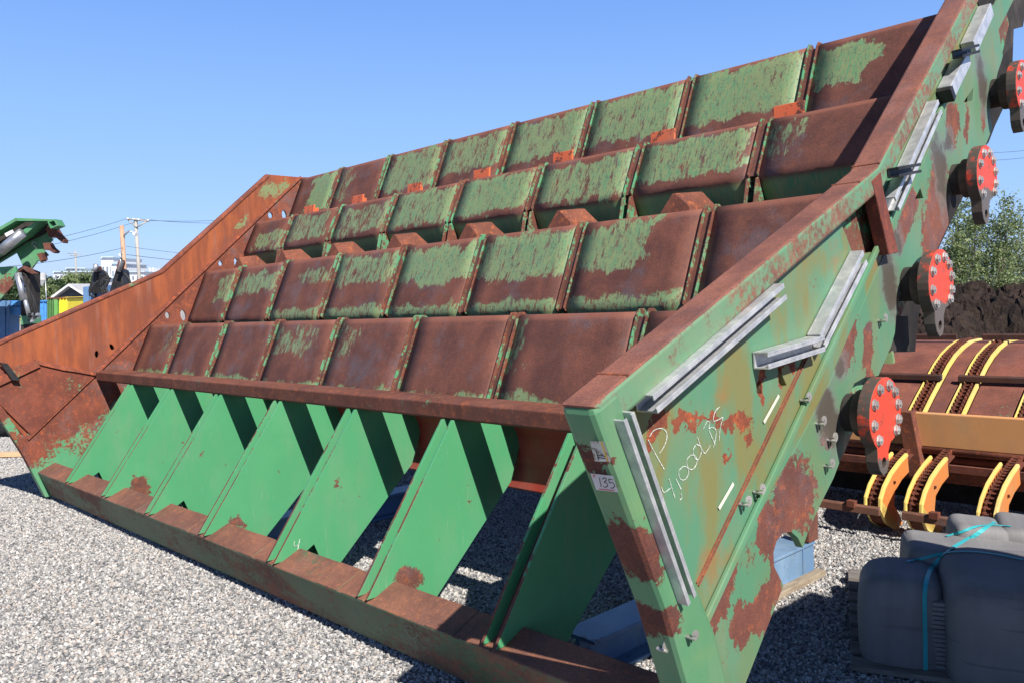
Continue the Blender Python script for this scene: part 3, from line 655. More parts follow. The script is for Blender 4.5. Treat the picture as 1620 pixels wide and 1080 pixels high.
for hi, (b_, c_) in enumerate(HUB):
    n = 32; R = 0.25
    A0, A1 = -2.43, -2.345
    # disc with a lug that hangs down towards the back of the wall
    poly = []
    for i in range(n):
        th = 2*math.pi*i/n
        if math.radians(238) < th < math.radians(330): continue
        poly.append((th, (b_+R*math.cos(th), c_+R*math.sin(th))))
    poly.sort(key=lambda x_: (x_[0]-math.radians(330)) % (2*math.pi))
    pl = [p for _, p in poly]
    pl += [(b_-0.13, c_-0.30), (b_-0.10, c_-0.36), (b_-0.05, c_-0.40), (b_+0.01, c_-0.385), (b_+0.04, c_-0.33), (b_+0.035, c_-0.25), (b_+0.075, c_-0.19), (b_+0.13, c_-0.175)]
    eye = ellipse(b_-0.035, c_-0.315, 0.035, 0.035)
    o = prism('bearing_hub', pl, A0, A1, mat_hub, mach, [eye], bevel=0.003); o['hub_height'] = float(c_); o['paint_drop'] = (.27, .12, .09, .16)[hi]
    hub = o
    # hub barrel and dirty collar
    bm = bmesh.new()
    for ra, a0, a1 in ((0.16, -2.52, -2.43), (0.12, -3.0, -2.52)):
        add_prism(bm, [(b_+ra*math.cos(2*math.pi*i/n), c_+ra*math.sin(2*math.pi*i/n)) for i in range(n)], a0, a1)
    link('collar', bm_mesh(bm, 'collar'), mat_mud, hub, bevel=0.003)
    for i, th in enumerate((75, 45, 15, -15, 118, 155, 195, 232, 322)):
        th_ = math.radians(th); rr = 0.197
        pb = (b_+rr*math.cos(th_), c_+rr*math.sin(th_))
        bm = bmesh.new(); add_prism(bm, ellipse(pb[0], pb[1], 0.031, 0.031, n=6), A1, A1+0.022); add_prism(bm, ellipse(pb[0], pb[1], 0.038, 0.038, n=14), A1, A1+0.006)
        add_prism(bm, ellipse(pb[0], pb[1], 0.013, 0.013, n=10), A1+0.022, A1+0.028)
        link('bolt', bm_mesh(bm, 'bolt'), mat_bolt, hub, bevel=0.001)
# ---- strut channels welded on the right wall
def strut(px0, px1, A, w, h, mat, nm='strut_channel', lips=True, side=1, slot=True, px=True):
    a_ = Vector(onA(*px0, A)) if px else Vector(px0); b_ = Vector(onA(*px1, A)) if px else Vector(px1)
    d_ = (b_-a_).normalized(); n_ = Vector((-d_.y, d_.x))
    th = 0.012; bm = bmesh.new()
    def bar(n0, n1, h0, h1):
        add_prism(bm, [tuple(a_+n_*n0), tuple(b_+n_*n0), tuple(b_+n_*n1), tuple(a_+n_*n1)], A+h0, A+h1)
    bar(-w/2, w/2, 0, th); bar(-w/2, -w/2+th, th, h); bar(w/2-th, w/2, th, h)
    if lips:
        bar(-w/2+th, -w/2+w*0.30, h-th, h); bar(w/2-w*0.30, w/2-th, h-th, h)
    return link(nm, bm_mesh(bm, nm), mat, mach, bevel=0.0015)
strut((1003, 637), (1211, 462), FA, 0.10, 0.13, mat_galv)
strut((974, 656), (1075, 944), FA+0.07, 0.085, 0.08, mat_galv)
strut((1191, 570), (1282, 543), FA, 0.10, 0.10, mat_galv)
strut((1281, 540), (1349, 408), FA, 0.12, 0.09, mat_galv)
strut((1400, 325), (1469, 172), FA, 0.13, 0.09, mat_galv)
# closed square tubes above
def bar_on_wall(px0, px1, A0, A1, w, mat, nm):
    a_ = Vector(onA(*px0, A0)); b_ = Vector(onA(*px1, A0)); d_ = (b_-a_).normalized(); n_ = Vector((-d_.y, d_.x))
    return prism(nm, [tuple(a_+n_*w/2), tuple(a_-n_*w/2), tuple(b_-n_*w/2), tuple(b_+n_*w/2)], A0, A1, mat, mach, bevel=0.004)
bar_on_wall((1485, 150), (1512, 96), FA, FA+0.11, 0.12, mat_galv, 'square_tube')
bar_on_wall((1521, 80), (1549, 20), FA, FA+0.11, 0.12, mat_galv, 'square_tube')
bar_on_wall((1484, 156), (1487, 148), FA, FA+0.112, 0.125, mat_black, 'tube_cap')
for (x0, y0, x1, y1) in ((1506, 88, 1534, 80), (1404, 275, 1440, 268)):
    strut((x0, y0), (x1, y1), FA+0.09, 0.07, 0.08, mat_black, 'black_strut')
# white bars of old tape
mat_chalk = plain('chalk', (0.30, 0.36, 0.29), (0.72, 0.73, 0.68), 0.95, scale=90)
mat_tape = plain('old_tape', (0.5, 0.5, 0.4), (0.62, 0.6, 0.5), 0.9)
for q in (((1137, 804), (1160, 764)), ((1208, 668), (1232, 625))): bar_on_wall(q[0], q[1], FA, FA+0.004, 0.022, mat_tape, 'paint_stripe')
# pipe clips
def clip(u_, v_, A, s=1.0, an=0):
    s *= 0.72
    b_, c_ = onA(u_, v_, A); bm = bmesh.new()
    pts = []
    for i in range(9):
        th = math.radians(-60+an+i*30); pts.append(L3(A+0.05+0.0*i, b_+0.028*s*math.cos(th), c_+0.028*s*math.sin(th)))
    sweep(bm, pts, [(-.007, -.002), (.007, -.002), (.007, .002), (-.007, .002)], upv=Vector((1, 0, 0)))
    add_prism(bm, ellipse(b_-0.01, c_-0.028*s, 0.014, 0.01, n=6), A, A+0.06)
    link('pipe_clip', bm_mesh(bm, 'clip'), mat_bolt, mach)
for (u_, v_) in ((1268, 627), (1194, 771), (1172, 790), (1292, 664), (1310, 690), (1390, 503), (1097, 1045), (1305, 731)): clip(u_, v_, FA+0.0)
clip(1042, 1017, FO-0.12, 1.0, 40); clip(1087, 1000, FO, 0.7)
# ---- chalk writing: polylines laid on a wall plane
def stroke(name, strokes, A, r, mat, parent=None, box=None):
    bm = bmesh.new()
    for st_ in strokes:
        pts = [L3(A, *onA(u_, v_, A)) for u_, v_ in st_]
        for i in range(len(pts)-1):
            a_, b_ = pts[i], pts[i+1]; d_ = (b_-a_)
            if d_.length < 1e-6: continue
            d_.normalize(); s_ = d_.cross(Vector((1, 0, 0))).normalized()*r*random.uniform(.7, 1.2)
            e_ = Vector((0.0015, 0, 0)); a2 = a_-d_*r*0.6; b2 = b_+d_*r*0.6
            bm.faces.new([bm.verts.new(p) for p in (a2+s_+e_, a2-s_+e_, b2-s_+e_, b2+s_+e_)])
    return link(name, bm_mesh(bm, name), mat, parent or mach)
def cv(pts, n=5):
    out = []
    P_ = [Vector(p) for p in pts]; P_ = [P_[0]]+P_+[P_[-1]]
    for i in range(1, len(P_)-2):
        for j in range(n):
            s_ = j/n; a, b, c, d = P_[i-1:i+3]
            out.append(tuple(0.5*((2*b)+(c-a)*s_+(2*a-5*b+4*c-d)*s_*s_+(3*b-a-3*c+d)*s_**3)))
    out.append(tuple(P_[-2])); return out
WR = FA-0.006+0.001
stroke('chalk_writing', [
    cv([(1027, 690), (1034, 680), (1046, 677), (1054, 684), (1053, 698), (1046, 712), (1042, 716)]), cv([(1025, 695), (1035, 715), (1050, 741)]),
    cv([(1046, 770), (1050, 778), (1060, 771)]), cv([(1058, 757), (1062, 770), (1067, 786)]), [(1069, 757), (1077, 773)], cv([(1077, 780), (1078, 786), (1075, 790)]),
    cv([(1080, 737), (1073, 745), (1076, 757), (1084, 757), (1089, 746), (1086, 738), (1080, 737)]), cv([(1092, 719), (1086, 727), (1088, 739), (1096, 741), (1102, 730), (1099, 720), (1092, 719)]),
    cv([(1101, 702), (1096, 711), (1098, 722), (1104, 726), (1109, 714), (1107, 705), (1101, 702)]), cv([(1103, 691), (1108, 706), (1114, 716), (1119, 711), (1123, 704)]),
    cv([(1121, 680), (1127, 694), (1131, 702)]), cv([(1112, 678), (1118, 666), (1122, 668), (1121, 677), (1126, 675), (1132, 680), (1131, 695), (1128, 706)]),
    cv([(1138, 643), (1131, 650), (1128, 665), (1138, 662), (1143, 660), (1139, 675), (1137, 696)])], WR, 0.0015, mat_chalk)
# ---- stickers on the nose post (front face and tag)
t = NT('tag_white'); t.bsdf.inputs['Base Color'].default_value = (0.72, 0.70, 0.74, 1); t.bsdf.inputs['Roughness'].default_value = 0.5; mat_tag = t.m
mat_ink = plain('ink_black', (0.01, 0.01, 0.012), (0.02, 0.02, 0.025), 0.6); mat_red = plain('ink_red', (0.5, 0.02, 0.03), (0.55, 0.03, 0.04), 0.6)
# the front face of the post runs along d1 (down) and A (across)
pd = (Vector((3.40, -1.54))-Vector((2.886, -0.52))).normalized(); pn = Vector((pd.y, -pd.x)); pn = pn if pn.x < 0 else -pn
def onpost(u_, v_, off=0.004):
    """pixel -> local point on the front face of the post"""
    d_ = ray(u_, v_); D = Vector((d_.dot(eB), d_.dot(eC))); q = Vector((2.886, -0.52))+pn*off
    t_ = q.dot(pn)/D.dot(pn); return L3(t_*d_.dot(eA), t_*D.x, t_*D.y)
def decal(name, pxs, mat, off=0.004, parent=None):
    bm = bmesh.new(); f_ = bm.faces.new([bm.verts.new(onpost(u_, v_, off)) for u_, v_ in pxs])
    bmesh.ops.solidify(bm, geom=[f_], thickness=0.0008)
    return link(name, bm_mesh(bm, name), mat, parent or mach)
tg = decal('lot_tag', [(934, 748), (970, 752), (978, 778), (943, 774)], mat_tag)
def dstroke(name, strokes, r, mat, parent, off=0.008):
    bm = bmesh.new(); nrm = Vector((0, pn.x, pn.y))
    for st_ in strokes:
        pts = [onpost(u_, v_, off) for u_, v_ in st_]
        for i in range(len(pts)-1):
            a_, b_ = pts[i], pts[i+1]; d_ = (b_-a_).normalized(); s_ = d_.cross(nrm).normalized()*r
            bm.faces.new([bm.verts.new(p) for p in (a_+s_-d_*r*.5, a_-s_-d_*r*.5, b_-s_+d_*r*.5, b_+s_+d_*r*.5)])
    return link(name, bm_mesh(bm, name), mat, parent)
dstroke('tag_number', [cv([(948, 755), (951, 769)]), cv([(953, 757), (957, 755), (959, 759), (956, 762), (960, 764), (961, 768), (957, 770), (954, 768)]), [(969, 758), (963, 757), (964, 763)], cv([(964, 763), (969, 763), (972, 767), (970, 771), (966, 771)])], 0.0013, mat_ink, tg)
dstroke('tag_print', [[(938, 750.5), (941, 751)], [(938, 753), (941, 753.5)], [(948, 773), (972, 775.5)]], 0.0013, mat_red, tg)
t = NT('old_label'); v = t.obj(); n = t.noise(v, 60, 4, .7); t.l(t.mix(t.ss(n, .5, .62), (0.66, 0.65, 0.62), (0.30, 0.24, 0.18)), t.bsdf.inputs['Base Color'])
lb = decal('old_label', [(933, 697), (955, 697), (966, 726), (966, 730), (941, 729)], t.m)
dstroke('label_print', [[(951, 698), (961, 728)]], 0.003, plain('label_yellow', (0.6, 0.36, 0.05), (0.7, 0.45, 0.1), .6), lb)
dstroke('label_text', [[(943, 712), (947, 727)], [(946, 719), (957, 721)], [(947, 723), (958, 725)]], 0.0015, mat_ink, lb)
# faint chalk on the front beam and a figure on a divider
def onfront(u_, v_, off=0.004):
    fn = Vector((-0.914, -0.405)); d_ = ray(u_, v_); D = Vector((d_.dot(eB), d_.dot(eC))); q = Vector((3.835, -2.375))+fn*off
    t_ = q.dot(fn)/D.dot(fn); return L3(t_*d_.dot(eA), t_*D.x, t_*D.y)
bm = bmesh.new()
for st_ in (cv([(638, 989), (658, 1032)]), cv([(638, 989), (652, 992), (660, 1003), (655, 1009), (647, 1008)])):
    pts = [onfront(*p) for p in st_]
    for i in range(len(pts)-1):
        a_, b_ = pts[i], pts[i+1]; d_ = (b_-a_).normalized(); s_ = d_.cross(Vector((0, -.914, -.405))).normalized()*0.0012
        bm.faces.new([bm.verts.new(p) for p in (a_+s_, a_-s_, b_-s_, b_+s_)])
link('faint_chalk', bm_mesh(bm, 'chalk'), plain('faint_chalk', (0.28, 0.34, 0.28), (0.34, 0.38, 0.32), 0.9), mach)
stroke('chalk_figure', [cv([(466, 855), (465, 861), (469, 863), (473, 858)]), [(474, 852), (471, 868)]], seams[2]+0.091, 0.0022, mat_chalk)
for q in ():
    pass
# ================================================================ SUPPORT BEAMS UNDER THE MACHINE
def frame_thing(name, label, cat, base, group=None):
    mm = RM.copy(); p = W(*base)
    for i in range(3): mm[i][3] = p[i]
    t_ = thing(name, label, cat, mat=mm, group=group); t_['off'] = [-x_ for x_ in L3(*base)]; return t_
def fchild(o, parent): o.location = Vector(parent['off']); return o
mat_blue = steel_mat('blue_beam_paint', 0.82, a=(0.11, 0.20, 0.33), b=(0.20, 0.30, 0.42), scale=2.0, orange=0.5, grey=0.1)
for a0, b0, b1, lab in ((-4.31, 4.7, 8.17, 'pale blue steel beam on the gravel under the right end of the green machine'), (-9.75, 4.55, 8.2, 'pale blue steel beam on the gravel under the middle of the green machine')):
    th_ = frame_thing('support_beam', lab, 'steel beam', (a0, (b0+b1)/2, GC), 'blue beams under the machine')
    I = [(-.17, 0), (.17, 0), (.17, .03), (.02, .03), (.02, .29), (.17, .29), (.17, .32), (-.17, .32), (-.17, .29), (-.02, .29), (-.02, .03), (-.17, .03)]
    bm = bmesh.new(); f0 = [bm.verts.new(L3(a0+x_, b0, GC+z_)) for x_, z_ in I]; f1 = [bm.verts.new(L3(a0+x_, b1, GC+z_)) for x_, z_ in I]
    for i in range(12): bm.faces.new((f0[i], f0[(i+1) % 12], f1[(i+1) % 12], f1[i]))
    bm.faces.new(f0); bm.faces.new(f1[::-1]); fchild(link('web', bm_mesh(bm, 'ibeam'), mat_blue, th_, bevel=0.003), th_)
    bm = bmesh.new()
    add_box(bm, L3(a0+.12, b1-1.0, GC+.03), L3(a0+.15, b1, GC+.29))
    for q in (0.3, 0.5, 0.7, 0.93): add_box(bm, L3(a0-.16, b0+(b1-b0)*q, GC+.03), L3(a0+.16, b0+(b1-b0)*q+.03, GC+.29))
    fchild(link('stiffener', bm_mesh(bm, 'stiff'), mat_blue, th_), th_)
th_ = frame_thing('timber_block', 'grey weathered timber lying beside the blue beam end behind the right plate', 'timber', (-4.1, 7.6, GC))
bm = bmesh.new(); add_box(bm, L3(-4.12, 7.15, GC-.02), L3(-4.02, 8.15, GC+.05))
fchild(link('plank', bm_mesh(bm, 'plank'), plain('grey_timber', (0.22, 0.17, 0.12), (0.34, 0.28, 0.2), .9, stretch=(6, 1, 6)), th_, bevel=.004), th_)
prism('foot_post', [(8.02, -2.5), (8.22, -2.5), (8.22, -1.9), (8.02, -1.9)], -4.33, -4.13, mat_rust, mach)

# ================================================================ CHAIN CONVEYOR (right, behind)
CB = (-4.0, 11.0, GC)
cvr = frame_thing('chain_conveyor', 'rusty chain conveyor with yellow chain guides and an orange beam on the gravel', 'conveyor', CB)
mat_hood = steel_mat('hood_rust', 0.0, orange=0.12, grey=0.1, tone=(1.45, 1.35, 1.35))
mat_yel = steel_mat('yellow_guide', 0.9, a=(0.72, 0.53, 0.14), b=(0.72, 0.55, 0.24), scale=3, orange=0.6)
mat_obeam = steel_mat('orange_beam', 0.93, a=(0.62, 0.30, 0.12), b=(0.62, 0.33, 0.15), scale=1.5, orange=0.4)
mat_oside = steel_mat('orange_side', 0.9, a=(0.55, 0.19, 0.05), b=(0.52, 0.22, 0.08), scale=3, orange=0.4)
mat_chain = steel_mat('chain_rust', 0.0, orange=0.5, grey=0.0, tone=(1.0, 0.8, 0.7))
mat_dbar = steel_mat('dark_bar', 0.0, orange=0.05, grey=0.6, tone=(0.55, 0.6, 0.6))
def cpr(name, poly, a0, a1, mat, bevel=0.003, holes=()): return fchild(prism(name, poly, a0, a1, mat, cvr, holes, bevel), cvr)
hood = [(11.02, -1.62), (11.14, -1.56), (11.45, -1.36), (11.75, -1.18), (12.05, -1.0), (12.31, -0.88), (12.6, -0.79), (12.9, -0.73), (13.3, -0.72), (13.8, -0.80)]
hb = [(b_+.02, c_-.04) for b_, c_ in hood][::-1]
cuts = [-7.2, -4.39, -4.13, -3.93, -3.67, -3.17, -2.91, 1.0]
cpr('hood_floor', [(b_+.02, c_-.05) for b_, c_ in hood]+[(b_+.04, c_-.09) for b_, c_ in hood][::-1], -7.2, 1.0, mat_hood)
for i in range(0, 7):
    ins = i in (1, 3, 5)
    if ins: continue
    o = cpr('hood_sheet', hood+hb, cuts[i]+.004, cuts[i+1]-.004, mat_hood)
for ca in (-4.26, -3.80, -3.04):
    # recessed track, guides and chain over the hood
    for s_, nm in ((-1, 'guide_rail'), (1, 'guide_rail')):
        rail = [(b_-.012, c_+.022) for b_, c_ in hood]+[(b_+.02, c_-.03) for b_, c_ in hood][::-1]
        cpr(nm, rail, ca+s_*.095-(.007 if s_ < 0 else .018), ca+s_*.095+(.007 if s_ < 0 else .018), mat_yel, bevel=0.002)
    bm = bmesh.new()
    path = [Vector(p) for p in hood]
    def walk(path, step):
        out = []; acc = 0
        for i in range(len(path)-1):
            d_ = path[i+1]-path[i]; L_ = d_.length
            while acc < L_: out.append((path[i]+d_*(acc/L_), d_.normalized())); acc += step
            acc -= L_
        return out
    low = [Vector(p) for p in ((10.9, -1.95), (10.40, -2.08), (10.14, -2.18), (9.97, -2.30), (9.87, -2.41), (9.87, -2.51), (9.99, -2.65), (10.2, -2.75))]
    for pth in (path, low):
        for p, d_ in walk(pth, 0.072):
            n_ = Vector((-d_.y, d_.x))
            a2, b2 = p-d_*.028, p+d_*.028
            for s_ in (-1, 1):
                add_prism(bm, [tuple(a2-n_*.02), tuple(b2-n_*.02), tuple(b2+n_*.035), tuple(a2+n_*.035)], ca+s_*.040-.008, ca+s_*.040+.008)
            add_prism(bm, ellipse(p.x, p.y, .015, .015, n=6), ca-.05, ca+.05)
        pts = [L3(ca, p.x, p.y-0.045) for p in pth]
        sweep(bm, pts, [(-.05, -.006), (.05, -.006), (.05, .006), (-.05, .006)], upv=Vector((0, 0, 1)))
    fchild(link('chain', bm_mesh(bm, 'chain'), mat_chain, cvr), cvr)
    # side plates of the curved nose, with a yellow wearing rim
    front = [(10.62, -1.97), (10.40, -2.03), (10.14, -2.13), (9.94, -2.26), (9.83, -2.39), (9.82, -2.52), (9.95, -2.67), (10.15, -2.78), (10.33, -2.815)]
    back = [(10.45, -2.80), (10.36, -2.68), (10.20, -2.52), (10.24, -2.36), (10.44, -2.26), (10.66, -2.20)]
    rim = [(b_-.008, c_+.008) for b_, c_ in front]+[(b_+.03, c_-.03) for b_, c_ in front][::-1]
    for s_ in (-1, 1):
        cpr('nose_plate', front+back, ca+s_*.088-.012, ca+s_*.088+.012, mat_oside)
        cpr('nose_rim', rim, ca+s_*.088-(.012 if s_ < 0 else .020), ca+s_*.088+(.013 if s_ < 0 else .013), mat_yel, bevel=0.002)
        cpr('nose_bolt', ellipse(10.2, -2.25, .02, .02, n=6), ca+.098, ca+.12, mat_chain)
cpr('orange_beam', [(10.93, -1.50), (11.0, -1.49), (11.03, -1.90), (10.96, -1.92)], -5.1, 1.0, mat_obeam, .006)
for (b_, c_, r_) in ((10.97, -1.965, .045), (11.05, -2.08, .05)):
    bm = bmesh.new(); add_prism(bm, ellipse(b_, c_, r_, r_, n=14), -5.2, 1.0); fchild(link('rail_pipe', bm_mesh(bm, 'pipe'), mat_wedge, cvr, True), cvr)
cpr('base_beam', [(11.15, -2.05), (11.5, -2.0), (11.5, -2.4), (11.2, -2.4)], -7.0, 1.0, mat_wedge)
cpr('lower_step', [(10.95, -2.12), (11.2, -2.1), (11.2, -2.2), (10.97, -2.22)], -7.0, 1.0, mat_hood)
cpr('shade_panel', [(11.9, -1.2), (11.95, -1.2), (11.95, -2.8), (11.9, -2.8)], -7.0, 1.0, mat_dark)  # dark panel stands for the shade underneath the conveyor
bm = bmesh.new()
Pq = [L3(-4.36, 10.80, -1.48), L3(-4.18, 10.80, -1.48), L3(-4.06, 10.85, -2.30), L3(-4.24, 10.85, -2.30)]; Qq = [p+Vector((0, .11, 0)) for p in Pq]
vs = [bm.verts.new(p) for p in Pq+Qq]
for q in ((0, 1, 2, 3), (7, 6, 5, 4), (0, 4, 5, 1), (1, 5, 6, 2), (2, 6, 7, 3), (3, 7, 4, 0)): bm.faces.new([vs[i] for i in q])
fchild(link('leaning_post', bm_mesh(bm, 'post'), mat_wedge, cvr, bevel=.004), cvr)
bar = lambda b_, c_, w=.05, h=.07: [(b_, c_), (b_+w, c_+.02), (b_+w, c_+.02+h), (b_, c_+h)]
for a0, a1, b_, c_ in ((-7, -4.13, 11.68, -1.17), (-3.93, 1, 11.68, -1.17), (-7, -4.33, 12.85, -.70), (-4.0, 1, 12.85, -.70)):
    cpr('flight_bar', bar(b_, c_), a0, a1, mat_dbar, .004)
mat_gbar = steel_mat('grey_bar', 0.0, orange=0.15, grey=0.6, tone=(1.3, 1.5, 1.4))
for a0, a1 in ((-5.3, -4.13), (-3.88, -3.2), (-3.0, -2.0)):
    cpr('flight_bar', bar(9.70, -2.56, .04, .085), a0, a1, mat_gbar, .004)
    cpr('flight_lug', [(9.68, -2.5), (9.76, -2.5), (9.76, -2.42), (9.68, -2.42)], a1-.38, a1-.28, mat_chain)
for i, (a0, x1) in enumerate(((-6.4, 0), (-2.2, 0))):
    cpr('leg', [(11.2, -2.4), (11.4, -2.4), (11.4, -2.83), (11.2, -2.83)], a0, a0+.2, mat_wedge)

# ================================================================ BELT BUNDLE
def rounded(name, lo, hi, bev, mat, parent, seed, cuts=10, warp=0.012):
    bm = bmesh.new(); add_box(bm, lo, hi)
    bmesh.ops.bevel(bm, geom=bm.edges[:], offset=bev, segments=6, profile=0.55, affect='EDGES')
    bmesh.ops.subdivide_edges(bm, edges=[e for e in bm.edges if e.calc_length() > 0.12], cuts=cuts, use_grid_fill=True)
    for v_ in bm.verts:
        n_ = mnoise.noise_vector(v_.co*3+Vector((seed, 0, 0))); v_.co += Vector(n_)*warp*1.6
        n_ = mnoise.noise_vector(v_.co*1.1+Vector((seed, 5, 0))); v_.co += Vector(n_)*warp*2.5
    bm.normal_update()
    return link(name, bm_mesh(bm, name), mat, parent, smooth=True)
t = NT('belt_rubber'); v = t.obj()
a_ = t.noise(v, 1.6, 5, 0.6); col = t.mix(t.ss(a_, .35, .7), (0.155, 0.15, 0.155), (0.225, 0.215, 0.21))
stp = t.noise(t.map(v, scale=(9, 1, 1.0)), 1.5, 3, 0.5); col = t.mix(t.ss(stp, .45, .75, 0, .4), col, (0.12, 0.115, 0.115))
ln = t.noise(t.map(v, scale=(.6, .6, 14)), 3, 2, .4); col = t.mix(t.ss(ln, .62, .70, 0, .35), col, (0.09, 0.09, 0.095))
t.l(col, t.bsdf.inputs['Base Color']); t.bsdf.inputs['Roughness'].default_value = 0.75
t.bump(t.math('ADD', t.math('ADD', t.math('MULTIPLY', t.noise(v, 120, 3, .5), .35), t.math('MULTIPLY', stp, 2.0)), t.math('MULTIPLY', t.ss(ln, .6, .7), -.6)), 0.5, 0.006); mat_rub = t.m
B0 = at(1357, 1070, 3.72)
gb = gz(B0.x+0.4, B0.y+0.5)
bun = thing('belt_bundle', 'folded grey rubber conveyor belt tied with teal straps on a pallet', 'rubber belt', (B0.x+0.5, B0.y+0.6, gb))
PW = B0.x; bl = bun.location.copy()
def bloc(x, y, z): return Vector((x, y, z))-bl
def pxb(u, v, Y): return at(u, v, Y)
xL = at(1357, 950, 3.75).x; zT = at(1380, 903, 3.85).z
xM = at(1494, 950, 3.75).x
lobes = []
def lobe(x0, x1, y0, y1, z0, z1, bev, sd, nm='belt_fold'):
    o_ = rounded(nm, bloc(x0, y0, z0), bloc(x1, y1, z1), bev, mat_rub, bun, sd); lobes.append(o_); return o_
TH = math.radians(21); Q0 = at(1357, 1070, 3.70)
bun.rotation_euler = (0, 0, -TH); bun.location = (Q0.x, Q0.y, gb); bl = bun.location.copy()
BR = Matrix.Rotation(-TH, 3, 'Z')
def lobe(u0_, u1_, d0_, d1_, z0_, z1_, bev, sd):
    o_ = rounded('belt_fold', Vector((u0_, d0_, z0_)), Vector((u1_, d1_, z1_)), bev, mat_rub, bun, sd); lobes.append(o_)
zt = -gb
lobe(0, .345, -.07, .42, -.05, .345+zt, .12, 1)
lobe(.335, 1.5, -.19, .47, -.05, .395+zt, .13, 2)
lobe(.205, 1.5, .30, .74, .02, .375+zt, .06, 3)
lobe(.44, .675, .66, 1.0, .1, .435+zt, .05, 4)
lobe(.685, 1.5, .69, 1.05, .1, .42+zt, .05, 5)
for i in range(17):
    z_ = .0+i*.0195
    bm = bmesh.new(); add_box(bm, Vector((.29, -.045, z_)), Vector((.39, .02, z_+.0165))); link('belt_edge', bm_mesh(bm, 'belt_edge'), mat_rub, bun, bevel=.003)
from mathutils.bvhtree import BVHTree
vs_, fs_ = [], []
for o_ in lobes:
    k = len(vs_); vs_ += [BR @ v_.co+bl for v_ in o_.data.vertices]; fs_ += [[k+i for i in p.vertices] for p in o_.data.polygons]
bv = BVHTree.FromPolygons(vs_, fs_)
def strap(name, pxs, w):
    pts = []
    for u_, v_ in cv(pxs, 8):
        h = bv.ray_cast(CAM, ray(u_, v_).normalized())
        if h[0] is not None: pts.append((h[0]+h[1]*0.004, h[1]))
    bm = bmesh.new(); pr = None
    for i, (p, n_) in enumerate(pts):
        d_ = (pts[min(i+1, len(pts)-1)][0]-pts[max(i-1, 0)][0]).normalized(); s_ = d_.cross(n_).normalized()*w/2
        q = [bm.verts.new(p+s_-bl), bm.verts.new(p-s_-bl), bm.verts.new(p-s_+n_*.0015-bl), bm.verts.new(p+s_+n_*.0015-bl)]
        if pr:
            for j in range(4): bm.faces.new((pr[j], pr[(j+1) % 4], q[(j+1) % 4], q[j]))
        pr = q
    me_ = bm_mesh(bm, name); me_.transform(BR.inverted().to_4x4()); return link(name, me_, mat_teal, bun)
mat_teal = plain('teal_strap', (0.03, 0.33, 0.36), (0.04, 0.40, 0.42), 0.45, bump=0.05)
strap('strap', [(1464, 1078), (1463, 1010), (1462, 945), (1466, 915), (1478, 892), (1500, 872), (1525, 856), (1550, 841), (1574, 826)], 0.019)
strap('strap', [(1434, 889), (1470, 880), (1500, 874), (1540, 873), (1580, 878), (1619, 886)], 0.013)
strap('strap', [(1497, 849), (1520, 841), (1545, 833), (1570, 831), (1600, 833)], 0.013)
# pallet
pal = thing('wooden_pallet', 'grey wooden pallet under the folded rubber belt', 'pallet', (Q0.x, Q0.y, gb)); pal.rotation_euler = (0, 0, -TH)
mat_wood = plain('pallet_wood', (0.13, 0.115, 0.10), (0.22, 0.20, 0.175), 0.9, stretch=(1, 8, 8), bump=.4)
for i in range(8):
    bm = bmesh.new(); add_box(bm, Vector((-.03, -.12+i*.17, .012)), Vector((1.5, -.01+i*.17, .034))); link('deck_board', bm_mesh(bm, 'board'), mat_wood, pal, bevel=.002)
for x_ in (-.02, .6, 1.3):
    bm = bmesh.new(); add_box(bm, Vector((x_, -.07, -.04)), Vector((x_+.1, 1.3, .011))); link('stringer', bm_mesh(bm, 'stringer'), mat_wood, pal, bevel=.002)
# crumpled cloth
bm = bmesh.new(); c0 = at(1618, 842, 4.25)
for j in range(2):
    mm = Matrix.Translation(Vector((j*.10, 0.02*j, 0))) @ Matrix.Diagonal((.10-.01*j, .08, .055, 1)); bmesh.ops.create_icosphere(bm, subdivisions=4, radius=1, matrix=mm)
for v_ in bm.verts:
    v_.co += Vector(mnoise.noise_vector(v_.co*14))*.028
    v_.co.z = max(v_.co.z, -.03)
o = link('grey_cloth', bm_mesh(bm, 'cloth'), plain('cloth_grey', (0.12, 0.12, 0.17), (0.2, 0.2, 0.27), .9), smooth=True); o.location = c0
tag(o, 'crumpled grey cloth lying on top of the folded rubber belt', 'cloth')
# ================================================================ UNSEEN BIN ADDED TO SHADE THE BUNDLE (right of the view)
bn = frame_thing('shade_bin', 'unseen tall green bin added to shade the belt bundle from the right', 'bin', (1.0, 4.6, GC))
bm = bmesh.new(); add_box(bm, L3(0.35, 4.2, GC), L3(1.9, 6.15, 0.80)); fchild(link('body', bm_mesh(bm, 'bin'), mat_field, bn, bevel=.01), bn)
bm = bmesh.new(); add_box(bm, L3(0.25, 4.1, 0.80), L3(2.0, 6.25, 0.92)); fchild(link('rim', bm_mesh(bm, 'rim'), mat_rust, bn, bevel=.01), bn)
for i in range(4):
    bm = bmesh.new(); add_box(bm, L3(0.27, 4.3+i*.5, GC), L3(0.35, 4.4+i*.5, 0.80)); fchild(link('rib', bm_mesh(bm, 'binrib'), mat_rust, bn), bn)

